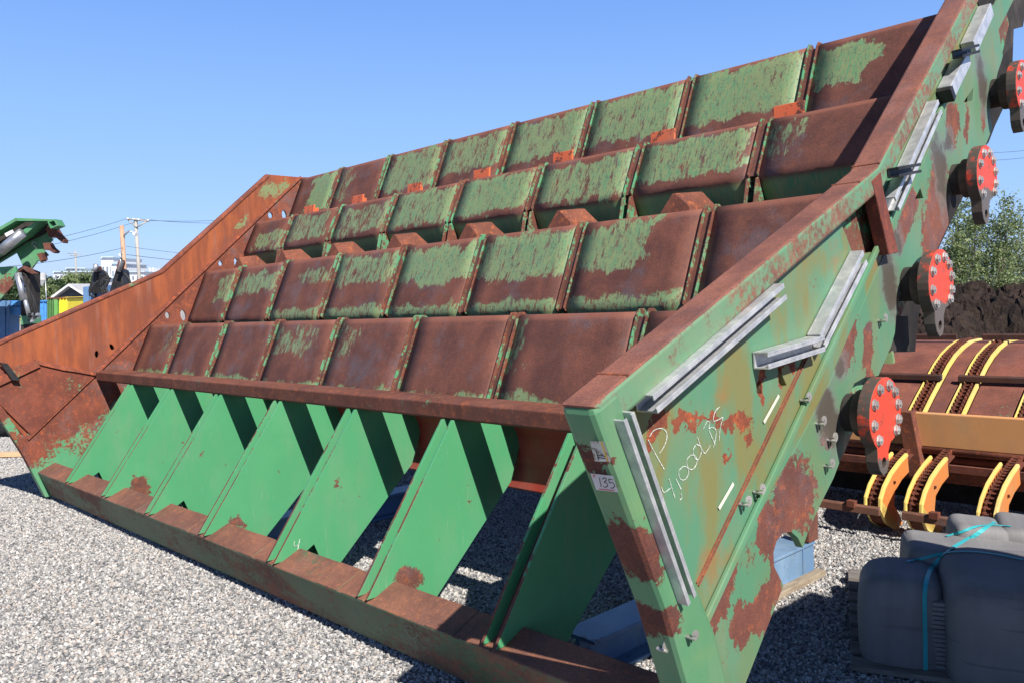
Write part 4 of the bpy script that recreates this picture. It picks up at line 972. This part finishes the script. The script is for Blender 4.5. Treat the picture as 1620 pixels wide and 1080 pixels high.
# ================================================================ SMALL THINGS ON THE LEFT GROUND
p = onG(12, 722); o_ = bmesh.new(); add_box(o_, Vector((-1.6, -.07, 0)), Vector((.28, .07, .045)))
o = link('plank', bm_mesh(o_, 'plank'), plain('fresh_timber', (0.50, 0.32, 0.17), (0.62, 0.42, 0.25), .8, stretch=(1, 12, 12)), bevel=.003); o.location = p+Vector((0, 0, .01)); o.rotation_euler = (0, 0, math.radians(4))
tag(o, 'pale timber plank lying on the gravel at the far left', 'plank')
p = onG(-8, 694); bm = bmesh.new()
prof = [(-.10, .20), (-.11, .30), (-.09, .36), (-.04, .385), (.04, .385), (.09, .36), (.11, .30), (.10, .20)]
n = 40; rg = [[bm.verts.new(Vector((x_, r_*math.cos(2*math.pi*i/n), .385+r_*math.sin(2*math.pi*i/n)))) for x_, r_ in prof] for i in range(n)]
for i in range(n):
    for j in range(7): bm.faces.new((rg[i][j], rg[i][j+1], rg[(i+1) % n][j+1], rg[(i+1) % n][j]))
    bm.faces.new((rg[i][7], rg[i][0], rg[(i+1) % n][0], rg[(i+1) % n][7]))
o = link('tyre', bm_mesh(bm, 'tyre'), plain('tyre_rubber', (0.012, 0.012, 0.013), (0.03, 0.03, 0.03), .8), smooth=True); o.location = p+Vector((-.05, .3, 0)); o.rotation_euler = (0, 0, math.radians(60))
tag(o, 'black tyre standing on the gravel behind the left end of the machine', 'tyre')

# ================================================================ RIGHT BACKGROUND: dirt heap, trees
def heap(name, cx, cy, rx, ry, h, mat, seed, base):
    bm = bmesh.new(); nx, ny = 260, 90
    g_ = []
    for i in range(nx+1):
        row = []
        for j in range(ny+1):
            x_, y_ = -1+2*i/nx, -1+2*j/ny
            r_ = max(0, 1-abs(y_)**2.2)*max(0, 1-abs(x_)**4)
            p_ = Vector((x_*rx, y_*ry, h*r_**.8))
            q_ = Vector((p_.x*1.0+seed, p_.y, 0))
            f_ = mnoise.fractal(q_*0.9, 1, 2, 6)*.28+mnoise.fractal(q_*3.2, 1, 2, 5)*.20+mnoise.noise(q_*11)*.10
            p_.z += f_*min(1, r_*3); p_ += Vector(mnoise.noise_vector(p_*2.2))*.14+Vector(mnoise.noise_vector(p_*7))*.06; row.append(bm.verts.new(p_))
        g_.append(row)
    for i in range(nx):
        for j in range(ny): bm.faces.new((g_[i][j], g_[i+1][j], g_[i+1][j+1], g_[i][j+1]))
    o_ = link(name, bm_mesh(bm, name), mat); o_.location = (cx, cy, base); return o_
t = NT('black_soil'); v = t.obj(); a_ = t.noise(v, 3, 8, .75); b_ = t.noise(v, 16, 5, .7)
col = t.mix(t.ss(a_, .35, .7), (0.012, 0.007, 0.005), (0.040, 0.024, 0.017)); col = t.mix(t.ss(b_, .62, .72, 0, .7), col, (0.13, 0.10, 0.085))
t.l(col, t.bsdf.inputs['Base Color']); t.bsdf.inputs['Roughness'].default_value = .95; t.bump(t.math('ADD', a_, b_), .9, .05)
Yh = 20.0; c0 = at(1600, 452, Yh)
o = heap('dirt_heap', c0.x+1.5, Yh, 6.5, 2.6, c0.z-gz2(c0.x, Yh), t.m, 3.3, gz2(c0.x, Yh)-.05)
tag(o, 'long heap of dark brown soil behind the chain conveyor', 'soil heap')
def leaf_mat(name, c1, c2):
    t = NT(name); oi = t.n('ShaderNodeNewGeometry'); n = t.noise(t.obj(), 1.3, 3, .6)
    r_ = t.n('ShaderNodeTexWhiteNoise'); r_.noise_dimensions = '1D'; t.l(oi.outputs['Random Per Island'], r_.inputs['W'])
    col = t.mix(t.math('ADD', t.math('MULTIPLY', r_.outputs['Value'], .6), t.math('MULTIPLY', n, .4)), c1, c2)
    t.l(col, t.bsdf.inputs['Base Color']); t.bsdf.inputs['Roughness'].default_value = .55
    t.bsdf.inputs['Transmission Weight'].default_value = 0.0
    tr = t.n('ShaderNodeBsdfTranslucent'); t.l(col, tr.inputs[0]); mx = t.n('ShaderNodeMixShader'); mx.inputs[0].default_value = .3
    out = t.t.nodes['Material Output']; t.l(t.bsdf.outputs[0], mx.inputs[1]); t.l(tr.outputs[0], mx.inputs[2]); t.l(mx.outputs[0], out.inputs[0]); return t.m
leafm = leaf_mat('leaf_green', (0.085, 0.14, 0.045), (0.27, 0.31, 0.14))
leafd = leaf_mat('leaf_dark', (0.02, 0.045, 0.018), (0.05, 0.085, 0.03))
barkm = plain('bark', (0.16, 0.13, 0.10), (0.3, 0.27, 0.23), .9)
def tree(name, label, loc, h, rad, nleaf, lsize, mat, seed, group=None, stems=7, cone=False, cat='tree'):
    rnd = random.Random(seed); root = thing(name, label, cat, loc, group=group)
    bmt = bmesh.new(); bml = bmesh.new(); tips = []
    for s_ in range(stems):
        az = rnd.uniform(0, 6.28); sp_ = rnd.uniform(.15, 1)*rad*.75 if not cone else 0
        tip = Vector((math.cos(az)*sp_, math.sin(az)*sp_, h*rnd.uniform(.72, 1.0) if not cone else h))
        base_ = Vector((math.cos(az)*.12*rad, math.sin(az)*.12*rad, 0))
        pts = [base_.lerp(tip, q)+Vector((rnd.uniform(-1, 1), rnd.uniform(-1, 1), 0))*.05*rad*q for q in (0, .2, .4, .6, .8, 1)]
        for i in range(5):
            r1 = .022*h*(1-i/5.5)*.5; sweep(bmt, [pts[i], pts[i+1]], circ(max(r1, .006), 5))
        nb = 16
        for b_ in range(nb):
            q = rnd.uniform(.12, 1); k_ = min(4, int(q*5)); st_ = pts[k_].lerp(pts[k_+1], q*5-k_)
            a2 = rnd.uniform(0, 6.28); ln_ = rad*(.62 if not cone else 1.0)*(1.12-q)*rnd.uniform(.5, 1.0)+.12*rad
            e_ = st_+Vector((math.cos(a2)*ln_, math.sin(a2)*ln_, ln_*rnd.uniform(.3, 1.0) if not cone else -.1*ln_))
            sweep(bmt, [st_, st_.lerp(e_, .5)+Vector((0, 0, .04*ln_)), e_], circ(.004*h*.4, 4)); tips.append((st_, e_, ln_))
    for i in range(nleaf):
        a_, b_, ln_ = tips[rnd.randrange(len(tips))]; q = rnd.uniform(.25, 1.1)
        c_ = a_.lerp(b_, q)+Vector((rnd.gauss(0, 1), rnd.gauss(0, 1), rnd.gauss(0, .9)))*(.10*rad)
        u_ = Vector((rnd.gauss(0, 1), rnd.gauss(0, 1), rnd.gauss(0, 1))).normalized(); w_ = u_.cross(Vector((rnd.gauss(0, 1), rnd.gauss(0, 1), rnd.gauss(0, 1)))).normalized()
        l_ = lsize*rnd.uniform(.6, 1.3); ww = l_*.5
        bml.faces.new([bml.verts.new(c_+p_) for p_ in (-u_*l_*.5, w_*ww*.5, u_*l_*.5, -w_*ww*.5)])
    link('trunk', bm_mesh(bmt, 'trunk'), barkm, root); me = bpy.data.meshes.new('crown'); bml.to_mesh(me); bml.free(); link('crown', me, mat, root); return root
for u_, v_, Y_, rad_, sd, lab, grp, nl in ((1556, 312, 25, 1.55, 3, 'tall leafy grey green tree rising behind the middle of the dirt heap', 1, 15000), (1618, 345, 26.5, 1.5, 11, 'thinner leafy tree at the right edge behind the dirt heap', 1, 8000), (1508, 352, 24.5, 0.9, 15, 'small leafy tree beside the rusty machine edge behind the dirt heap', 1, 6000)):
    p = at(u_, v_, Y_); z0 = gz2(p.x, p.y); tree('poplar_tree', lab, (p.x, p.y, z0), p.z-z0, rad_, nl, .085, leafm, sd, 'leafy trees behind the dirt heap')

# ================================================================ LEFT BACKGROUND
def pxprism(name, pxs, Y, depth, mat, parent, bevel=0.0, holes=()):
    """outline at depth Y pushed back by a real thickness"""
    org = parent.location if parent else Vector((0, 0, 0))
    bm = bmesh.new(); A_ = [at(u_, v_, Y)-org for u_, v_ in pxs]
    lo_ = [bm.verts.new(p) for p in A_]; hi_ = [bm.verts.new(p+Vector((0, depth, 0))) for p in A_]; n = len(A_)
    for i in range(n): bm.faces.new((lo_[i], lo_[(i+1) % n], hi_[(i+1) % n], hi_[i]))
    bm.faces.new(lo_); bm.faces.new(hi_[::-1])
    return link(name, bm_mesh(bm, name), mat, parent, bevel=bevel)
def pbase(u, Y, dv=0):
    p = at(u, 500, Y); return Vector((p.x, Y, gz2(p.x, Y)))
def pxtube(name, pxs, Y, r, mat, parent, n=8):
    org = parent.location if parent else Vector((0, 0, 0))
    return tube(name, [at(q[0], q[1], q[2] if len(q) > 2 else Y)-org for q in pxs], r, mat, parent, n)
def label_obj(o, lab, cat, grp=None): return tag(o, lab, cat, grp)
mat_gm = steel_mat('green_part_paint', 0.78, a=(0.07, 0.24, 0.11), b=(0.12, 0.28, 0.14), scale=2.2, orange=0.3)
mat_bl = plain('blue_paint', (0.05, 0.20, 0.48), (0.09, 0.28, 0.58), .5); mat_bd = plain('blue_grey_paint', (0.08, 0.17, 0.33), (0.12, 0.22, 0.38), .6)
mat_stl = plain('bright_steel', (0.35, 0.36, 0.38), (0.55, 0.55, 0.56), .35, .7); mat_hose = plain('rubber_hose', (0.015, 0.015, 0.016), (0.03, 0.03, 0.03), .6)
YG = 13.0
gm = thing('green_screen_frame', 'green steel machine end with torn rusty teeth raised on a black post at far left', 'machine', pbase(30, YG))
pxprism('side_plate', [(-60, 400), (24, 347), (60, 349), (78, 372), (83, 380), (68, 395), (76, 404), (70, 408), (66, 416), (60, 412), (48, 428), (36, 421), (30, 408), (26, 400), (-60, 452)], YG+.35, .04, mat_gm, gm, .004)
pxprism('top_flange', [(-60, 394), (24, 345), (80, 347), (80, 350), (25, 350), (-60, 400)], YG-.05, .25, mat_gm, gm, .004)
pxprism('inner_rib', [(-60, 425), (60, 349), (64, 350), (40, 372), (-60, 436)], YG+.05, .4, mat_gm, gm, .004)
pxprism('interior_shade', [(-60, 405), (30, 352), (74, 352), (80, 362), (66, 372), (40, 384), (-60, 450)], YG+.30, .03, mat_dark, gm)  # dark sheet put in for the shaded interior
bm = bmesh.new(); org = gm.location
for q in (((75, 351), (86, 347), (92, 357), (80, 362)),):
    o_, i_ = [at(*x_, YG-.1)-org for x_ in q], None
    c_ = sum(o_, Vector())/4; i_ = [c_+(x_-c_)*.72 for x_ in o_]; D_ = Vector((0, .22, 0))
    vo_ = [bm.verts.new(x_) for x_ in o_]; vi_ = [bm.verts.new(x_) for x_ in i_]; wo_ = [bm.verts.new(x_+D_) for x_ in o_]; wi_ = [bm.verts.new(x_+D_) for x_ in i_]
    for i in range(4):
        j = (i+1) % 4
        for f_ in ((vo_[i], vo_[j], vi_[j], vi_[i]), (vo_[i], wo_[i], wo_[j], vo_[j]), (vi_[i], vi_[j], wi_[j], wi_[i]), (wo_[i], wo_[j], wi_[j], wi_[i])): bm.faces.new(f_)
link('box_tube', bm_mesh(bm, 'box_tube'), mat_gm, gm)
for q in ([(72, 362), (84, 358), (88, 364), (93, 372), (101, 380), (100, 385), (93, 380), (86, 374), (78, 376)], [(68, 385), (76, 384), (81, 392), (88, 398), (85, 401), (77, 396), (70, 396)], [(58, 402), (66, 400), (68, 411), (64, 414)], [(30, 425), (38, 420), (48, 430), (54, 433), (51, 434), (42, 430), (36, 425), (22, 436), (20, 432)]):
    pxprism('torn_tooth', q, YG+.2, .14, mat_rust, gm)
pxprism('lower_plate', [(-60, 424), (24, 422), (26, 430), (18, 443), (20, 452), (0, 474), (-60, 500)], YG+.1, .05, steel_mat('lower_plate_paint', .5, a=(0.07, 0.26, 0.12), b=(0.12, 0.28, 0.14), scale=1.2, tone=(1.2, 1, 1)), gm, .004)
pxprism('support_post', [(34, 425), (47, 430), (47, 470), (45, 540), (33, 540), (33, 470)], YG+.3, .3, mat_dark, gm)
pxprism('foot_plate', [(33, 500), (46, 500), (47, 512), (33, 514)], YG+.28, .34, mat_gm, gm)
for q, r_ in (([(28, 432), (34, 458), (38, 475)], .05), ([(38, 468), (46, 500)], .03), ([(0, 398), (36, 368)], .075)):
    pxtube('cylinder', [(a_, b_, YG-.15) for a_, b_ in q], YG, r_, mat_stl, gm, 12)
for q in ([(36, 432), (43, 440), (38, 458), (48, 470), (50, 495)], [(32, 440), (44, 455), (52, 472), (55, 498)], [(40, 455), (48, 462), (56, 480), (60, 500)]):
    pxtube('hose', [(a_, b_, YG-.2) for a_, b_ in cv(q)], YG, .009, mat_hose, gm, 6)
for i in range(10): pxprism('valve_block', [(44+i % 4*4, 496+i//4*5), (48+i % 4*4, 495+i//4*5), (48+i % 4*4, 499+i//4*5), (44+i % 4*4, 500+i//4*5)], YG-.25+.03*(i % 3), .06, mat_stl if i % 2 else mat_hose, gm)
stroke_pts = cv([(50, 388), (52, 383), (57, 385), (57, 390), (52, 390)])
pxtube('chalk_mark', [(a_, b_, YG+.34) for a_, b_ in stroke_pts+[(54, 390)]], YG, .006, mat_chalk, gm, 4)
pxtube('chalk_mark', [(51, 385, YG+.34), (58, 394, YG+.34)], YG, .006, mat_chalk, gm, 4)
pxprism('name_plate', [(7, 370), (19, 364), (22, 368), (10, 375)], YG-.02, .01, mat_tag, gm)
bf = thing('blue_rack', 'blue steel rack with two upright posts behind the green machine end', 'rack', pbase(20, YG+.8))
for q in ([(-40, 476), (47, 476), (47, 484), (-40, 484)], [(15, 485), (45, 485), (45, 499), (15, 499)]): pxprism('cross_beam', q, YG+.8, .25, mat_bl, bf, .01)
pxprism('post', [(-8, 476), (8, 476), (9, 545), (-7, 545)], YG+.75, .3, mat_bd, bf, .01); pxprism('post', [(10, 476), (15, 476), (14, 545), (9, 545)], YG+.75, .3, mat_bd, bf, .01)
for i, (q, nm, lab, cat, m_, Y_) in enumerate((([(46, 476), (73, 476), (73, 540), (46, 540)], 'blue_container', 'bright blue steel container behind the hydraulic hoses', 'container', mat_bl, 24),
    ([(74, 471), (86, 471), (86, 540), (74, 540)], 'dark_green_box', 'dark green steel box between the blue container and the light green box', 'box', plain('dkgreen', (0.06, 0.16, 0.05), (0.1, 0.2, 0.07), .6), 22),
    ([(85.5, 472), (91, 472), (91, 540), (85.5, 540)], 'light_green_box', 'narrow light green box beside the yellow box', 'box', plain('ltgreen', (0.16, 0.42, 0.10), (0.2, 0.46, 0.14), .6), 21.5),
    ([(93, 471), (107, 470), (107, 540), (93, 540)], 'yellow_box', 'bright yellow steel box in front of the grey shed', 'box', plain('yellowp', (0.75, 0.60, 0.03), (0.8, 0.64, 0.05), .5), 21))):
    th_ = thing(nm, lab, cat, pbase(q[0][0], Y_)); pxprism('body', q, Y_, 1.2, m_, th_, .02)
    x0_, x1_, y0_ = q[0][0], q[1][0], q[0][1]
    pxprism('top_rim', [(x0_-.4, y0_-.2), (x1_+.4, y0_-.2), (x1_+.4, y0_+1.4), (x0_-.4, y0_+1.4)], Y_-.05, 1.3, mat_rust if i else m_, th_)
    for k in range(3):
        xx = x0_+(x1_-x0_)*(k+.5)/3; pxprism('rib', [(xx-.5, y0_+2), (xx+.5, y0_+2), (xx+.5, 540), (xx-.5, 540)], Y_-.04, .05, m_, th_)
th_ = thing('yellow_crate', 'small yellow crate on the ground under the blue frame', 'crate', pbase(19, 30)); z_ = 505
pxprism('body', [(14.5, 505), (24.5, 505.5), (24.5, 512.5), (14.5, 512)], 30, .3, bpy.data.materials['yellowp'], th_, .01)
pxprism('lid', [(14, 504), (25, 504.5), (25, 506), (14, 505.5)], 29.97, .36, bpy.data.materials['yellowp'], th_, .005)
# shed
sh = thing('shed', 'dark grey shed with a white edged gable roof behind the yellow box', 'shed', pbase(105, 36))
pxprism('wall', [(84, 466), (108, 452), (132, 466), (132, 540), (84, 540)], 36, 6, plain('shed_wall', (0.06, 0.07, 0.09), (0.09, 0.10, 0.12), .8), sh)
pxprism('roof', [(80, 469.5), (108, 449), (109, 449), (134, 464), (134, 467), (108.5, 452.5), (81, 471.5)], 35.6, 7, plain('roof_grey', (0.35, 0.35, 0.36), (0.45, 0.45, 0.46), .7), sh)
pxprism('gable_trim', [(80, 470.5), (108, 450), (131, 465), (131, 467), (108, 452.3), (82, 472)], 35.5, .08, plain('white_trim', (0.75, 0.75, 0.75), (0.8, 0.8, 0.8), .6), sh)
d_ = pxprism('door', [(116, 470), (126, 470), (126, 495), (116, 495)], 35.93, .06, bpy.data.materials['white_trim'], sh)
pxprism('window', [(118, 472), (122, 472), (122, 479), (118, 479)], 35.9, .03, mat_ink, sh)
# blue machine with two black hydraulic arms
bmx = thing('hydraulic_machine', 'blue machine with two raised black hydraulic arms and looped hoses behind the orange rust wall', 'machine', pbase(165, 11))
for q in ([(131, 454), (140, 453), (141, 500), (131, 500)], [(141, 462), (156, 460), (158, 500), (141, 500)], [(148, 452), (153, 451), (155, 480), (149, 480)]): pxprism('body', q, 11.0, .5, mat_bd, bmx, .01)
for q in ([(138, 462), (147, 428), (157, 432), (149, 466)], [(172, 462), (183, 424), (193, 428), (196, 452), (190, 462)]): pxprism('arm', q, 10.8, .22, mat_black, bmx, .02)
for q in (((146, 430), (156, 420)), ((182, 427), (193, 410))):
    pxprism('knuckle', [(q[0][0]+1, q[0][1]), (q[0][0]+4, q[1][1]+4), (q[1][0]-2, q[1][1]+1), (q[1][0]-1, q[1][1]+6), (q[0][0]+7, q[0][1]+2)], 10.75, .12, mat_rust, bmx, .01)
pxtube('piston', [(191, 402, 10.7), (193, 414, 10.7), (188, 430, 10.7)], 10.7, .025, mat_stl, bmx)
pxtube('piston', [(152, 418, 10.7), (150, 430, 10.7)], 10.7, .03, mat_stl, bmx)
for q in ([(156, 428), (165, 430), (172, 442), (166, 456), (160, 462)], [(173, 446), (163, 442), (159, 452), (163, 466)], [(175, 441), (165, 440), (162, 452), (166, 464)], [(196, 432), (203, 440), (206, 450), (201, 455)], [(155, 445), (146, 456), (142, 466), (150, 470)], [(170, 436), (166, 446), (168, 458), (172, 464)]):
    pxtube('hose', [(a_, b_, 10.6) for a_, b_ in cv(q)], 10.6, .015, mat_hose, bmx, 6)
# ---- poles and wires
mat_pole = plain('pole_grey', (0.30, 0.28, 0.25), (0.40, 0.38, 0.34), .9, stretch=(1, 1, .2)); mat_pw = plain('pole_wood', (0.34, 0.19, 0.12), (0.48, 0.30, 0.2), .9, stretch=(1, 1, .2))
def pole(lab, top, bot, Y, r, mat, arms):
    b_ = at(bot[0], bot[1], Y); th_ = thing('utility_pole', lab, 'pole', (b_.x, Y, gz2(b_.x, Y)), group='poles on the skyline')
    tpt = at(*top, Y)-th_.location; tube('pole_shaft', [Vector((0, 0, 0)), tpt*.5, tpt], r, mat, th_, 10)
    for a0, a1, w in arms: pxtube('crossarm', [(*a0, Y-.1), (*a1, Y-.1)], Y, w, mat, th_, 6)
    return th_
pl = pole('grey utility pole with a crossarm and braces, the tallest on the left skyline', (214.5, 346), (222, 446), 45, .09, mat_pole, [((200, 346.5), (236, 350), .05), ((216, 360), (203, 349), .035), ((216, 360), (232, 351), .035)])
for u_ in (202, 211, 219, 234): pxtube('insulator', [(u_, 345+(u_-200)*.08, 44.8), (u_, 347+(u_-200)*.08, 44.8)], 45, .07, mat_tag, pl, 6)
pl = pole('leaning brown wooden pole with a street lamp arm', (192.5, 357), (200, 450), 40, .10, mat_pw, [])
pxtube('lamp_arm', [(196, 373, 39.9), (204, 366, 39.9), (212, 368, 39.9)], 40, .04, mat_stl, pl, 6); pxprism('lamp_head', [(209, 367), (214, 367.5), (213, 373), (210, 373)], 39.8, .3, mat_tag, pl, .02)
pole('distant thin pole with two small crossarms above the white buildings', (119, 397), (122, 450), 120, .11, mat_pole, [((107, 401), (129, 402), .06), ((111, 404.5), (127, 405), .05)])
def wire(pts, r=.014, lab=None):
    P_ = [Vector(at(*q)) for q in pts]; a_, b_ = P_[0], P_[-1]; n = 14
    L_ = [a_.lerp(b_, i/n)-Vector((0, 0, (b_-a_).length*.012*4*(i/n)*(1-i/n))) for i in range(n+1)]
    org = L_[0]; o_ = tube('power_line', [p-org for p in L_], r, mat_black, None, 5); o_.location = org; return tag(o_, lab, 'wire', 'power lines')
wire([(-60, 402, 30), (201, 346, 45)], .009, 'upper power line running left from the grey utility pole')
wire([(-60, 412, 30), (212, 352, 45)], .009, 'middle power line running left from the grey utility pole')
wire([(-60, 428, 28), (196, 392, 40)], .009, 'low power line running left from the brown wooden pole')
wire([(234, 349, 45), (420, 341, 60)], .010, 'upper power line running right from the grey utility pole')
wire([(222, 347, 45), (420, 350, 60)], .010, 'second power line running right from the grey utility pole')
wire([(200, 390, 40), (420, 402, 60)], .008, 'power line right of the wooden pole at mid height')
wire([(200, 403, 40), (420, 412, 60)], .011, 'lowest power line running right from the wooden pole')
wire([(1560, 242, 60), (1680, 229, 50)], .011, 'upper power line in the sky at the right edge'); wire([(1560, 254, 60), (1680, 240, 50)], .011, 'lower power line in the sky at the right edge')
# ---- far buildings, tanks, woods
mat_w = plain('white_cladding', (0.62, 0.64, 0.66), (0.72, 0.73, 0.74), .8, scale=.05, fine=2); mat_pb = plain('hazed_blue_roof', (0.42, 0.52, 0.62), (0.5, 0.6, 0.7), .7, scale=.05, fine=2)  # pale far colours, windows too, hold the slight distance haze
mat_wd = plain('hazed_window', (0.16, 0.19, 0.23), (0.2, 0.23, 0.27), .5)
def far_building(lab, x0, x1, y0, y1, Y, rmat=None, gable=False, wins=5):
    p = at(x0, y1, Y); th_ = thing('industrial_building', lab, 'building', p, group='white buildings on the skyline')
    yb = y1+8
    pxprism('wall', [(x0, y0), (x1, y0), (x1, yb), (x0, yb)], Y, 25, mat_w, th_)
    if gable: pxprism('roof', [(x0-.5, y0), (x0+(x1-x0)*.5, y0-2.5), (x1+.5, y0)], Y-1, 27, rmat or mat_pb, th_)
    else: pxprism('roof', [(x0-.3, y0-.7), (x1+.3, y0-.7), (x1+.3, y0+.5), (x0-.3, y0+.5)], Y-1, 27, rmat or mat_pb, th_)
    for i in range(wins):
        xx = x0+(x1-x0)*(i+.5)/wins; w_ = (x1-x0)/wins*.22; pxprism('window', [(xx-w_, y0+(y1-y0)*.35), (xx+w_, y0+(y1-y0)*.35), (xx+w_, y0+(y1-y0)*.6), (xx-w_, y0+(y1-y0)*.6)], Y-.3, .4, mat_wd, th_)
    return th_
far_building('long low white building on the skyline, behind the distant thin pole', 84, 160, 430, 446, 330, wins=9)
far_building('smaller white block rising above the long low building', 104, 134, 424.5, 432, 350, wins=4)
far_building('pale blue roofed white shed in front of the long low building', 112, 150, 440, 450, 290, gable=True, wins=5)
tw = far_building('tall white tower left of the brown wooden pole', 160, 179, 407, 450, 320, wins=3)
far_building('white block at the foot of the tall white tower', 176, 186, 417, 450, 315, wins=2)
far_building('white building between the brown pole and the grey pole foot', 200, 228, 430, 450, 300, wins=4)
fb = far_building('small white building with two chimneys right of the grey pole', 234, 247, 431, 450, 310, wins=2)
for u_ in (237, 242): pxprism('chimney', [(u_-1.5, 424), (u_+1.5, 424), (u_+1.5, 432), (u_-1.5, 432)], 309, 6, mat_w, fb)
for u_, lab in ((56, 'left of two grey tanks on a steel frame behind the blue container'), (68, 'right of two grey tanks on a steel frame behind the blue container')):
    b_ = at(u_, 480, 60); th_ = thing('storage_tank', lab, 'tank', (b_.x, 60, gz2(b_.x, 60)), group='grey tanks on frames'); mt_ = plain('tank_grey', (0.38, 0.38, 0.38), (0.48, 0.48, 0.47), .6)
    bm = bmesh.new(); zc = at(u_, 440, 60).z-th_.location.z; bmesh.ops.create_cone(bm, cap_ends=True, segments=20, radius1=.27, radius2=.27, depth=.5, matrix=Matrix.Translation((0, 0, zc+.1))); bmesh.ops.create_cone(bm, cap_ends=True, segments=20, radius1=.05, radius2=.27, depth=.4, matrix=Matrix.Translation((0, 0, zc-.36)))
    link('tank_body', bm_mesh(bm, 'tank'), mt_, th_)
    for sx_ in (-.25, .25): tube('leg', [Vector((sx_, 0, 0)), Vector((sx_, 0, zc+.2))], .03, mat_stl, th_, 6)
# woods: ridge of dark conifers and a paler belt of shrubs
def wood(name, x0, x1, ytop, Y, n, hpx, mat, seed, lab):
    rnd = random.Random(seed); bm = bmesh.new()
    for i in range(n):
        u_ = rnd.uniform(x0, x1); yt = ytop(u_)+rnd.uniform(-.5, 1)*hpx*.35; Y_ = Y*rnd.uniform(.95, 1.1)
        tp = at(u_, yt, Y_); hh = hpx*Y_/F*2.2; w_ = hh*rnd.uniform(.10, .17)
        for k in range(4):
            z1 = tp.z-hh*k*.22; r_ = w_*(k+1)*.36
            bmesh.ops.create_cone(bm, cap_ends=False, segments=5, radius1=r_*rnd.uniform(.8, 1.2), radius2=0, depth=hh*.34, matrix=Matrix.Translation((tp.x, tp.y, z1-hh*.17)) @ Matrix.Rotation(rnd.random(), 4, 'Z'))
    o_ = link(name, bm_mesh(bm, name), mat); o_['kind'] = 'stuff'; o_['label'] = lab; return o_
wood('conifer_wood', -300, 420, lambda u_: 436-.004*(u_-200), 420, 900, 7, leaf_mat('far_conifer', (0.06, 0.09, 0.075), (0.09, 0.13, 0.10)), 5, 'dark conifer wood along the left skyline')
wood('conifer_wood', 1300, 1900, lambda u_: 436, 420, 500, 7, bpy.data.materials['far_conifer'], 6, 'dark conifer wood along the right skyline')
bm = bmesh.new(); hl_ = []
for i in range(60):
    u_ = -700+i*55; p = at(u_, 442, 480); q = at(u_, 460, 425); hl_.append((bm.verts.new((q.x, 425, q.z-6)), bm.verts.new((p.x, 480, p.z+random.uniform(-1, 1))), bm.verts.new((p.x*1.3, 700, p.z-3))))
for i in range(59):
    for j in range(2): bm.faces.new((hl_[i][j], hl_[i+1][j], hl_[i+1][j+1], hl_[i][j+1]))
h_ = link('hills', bm_mesh(bm, 'hills'), plain('far_hill', (0.07, 0.10, 0.07), (0.10, 0.13, 0.09), .95, scale=.02)); h_['kind'] = 'structure'
for i, (u_, v_, Y_, rad_, nl, lab) in enumerate(((25, 452, 70, 2.2, 5000, 'low green bush behind the blue frame'), (57, 455, 75, 2.6, 6000, 'green bush behind the two grey tanks'), (84, 447, 80, 2.8, 7000, 'wide green bush left of the shed roof'), (118, 437, 95, 2.6, 6000, 'green bush above the shed roof'), (140, 440, 95, 2.2, 5000, 'green bush right of the shed roof'), (100, 444, 85, 2.2, 5000, 'green bush just behind the shed gable'), (44, 446, 72, 1.4, 3000, 'small green bush beside the black post'))):
    p = at(u_, v_, Y_); z0 = gz2(p.x, p.y); tree('bush', lab, (p.x, p.y, z0), p.z-z0, rad_, nl, .30, leafm if i % 2 else leafd, 20+i, 'bushes in the left distance', stems=6, cat='bush')
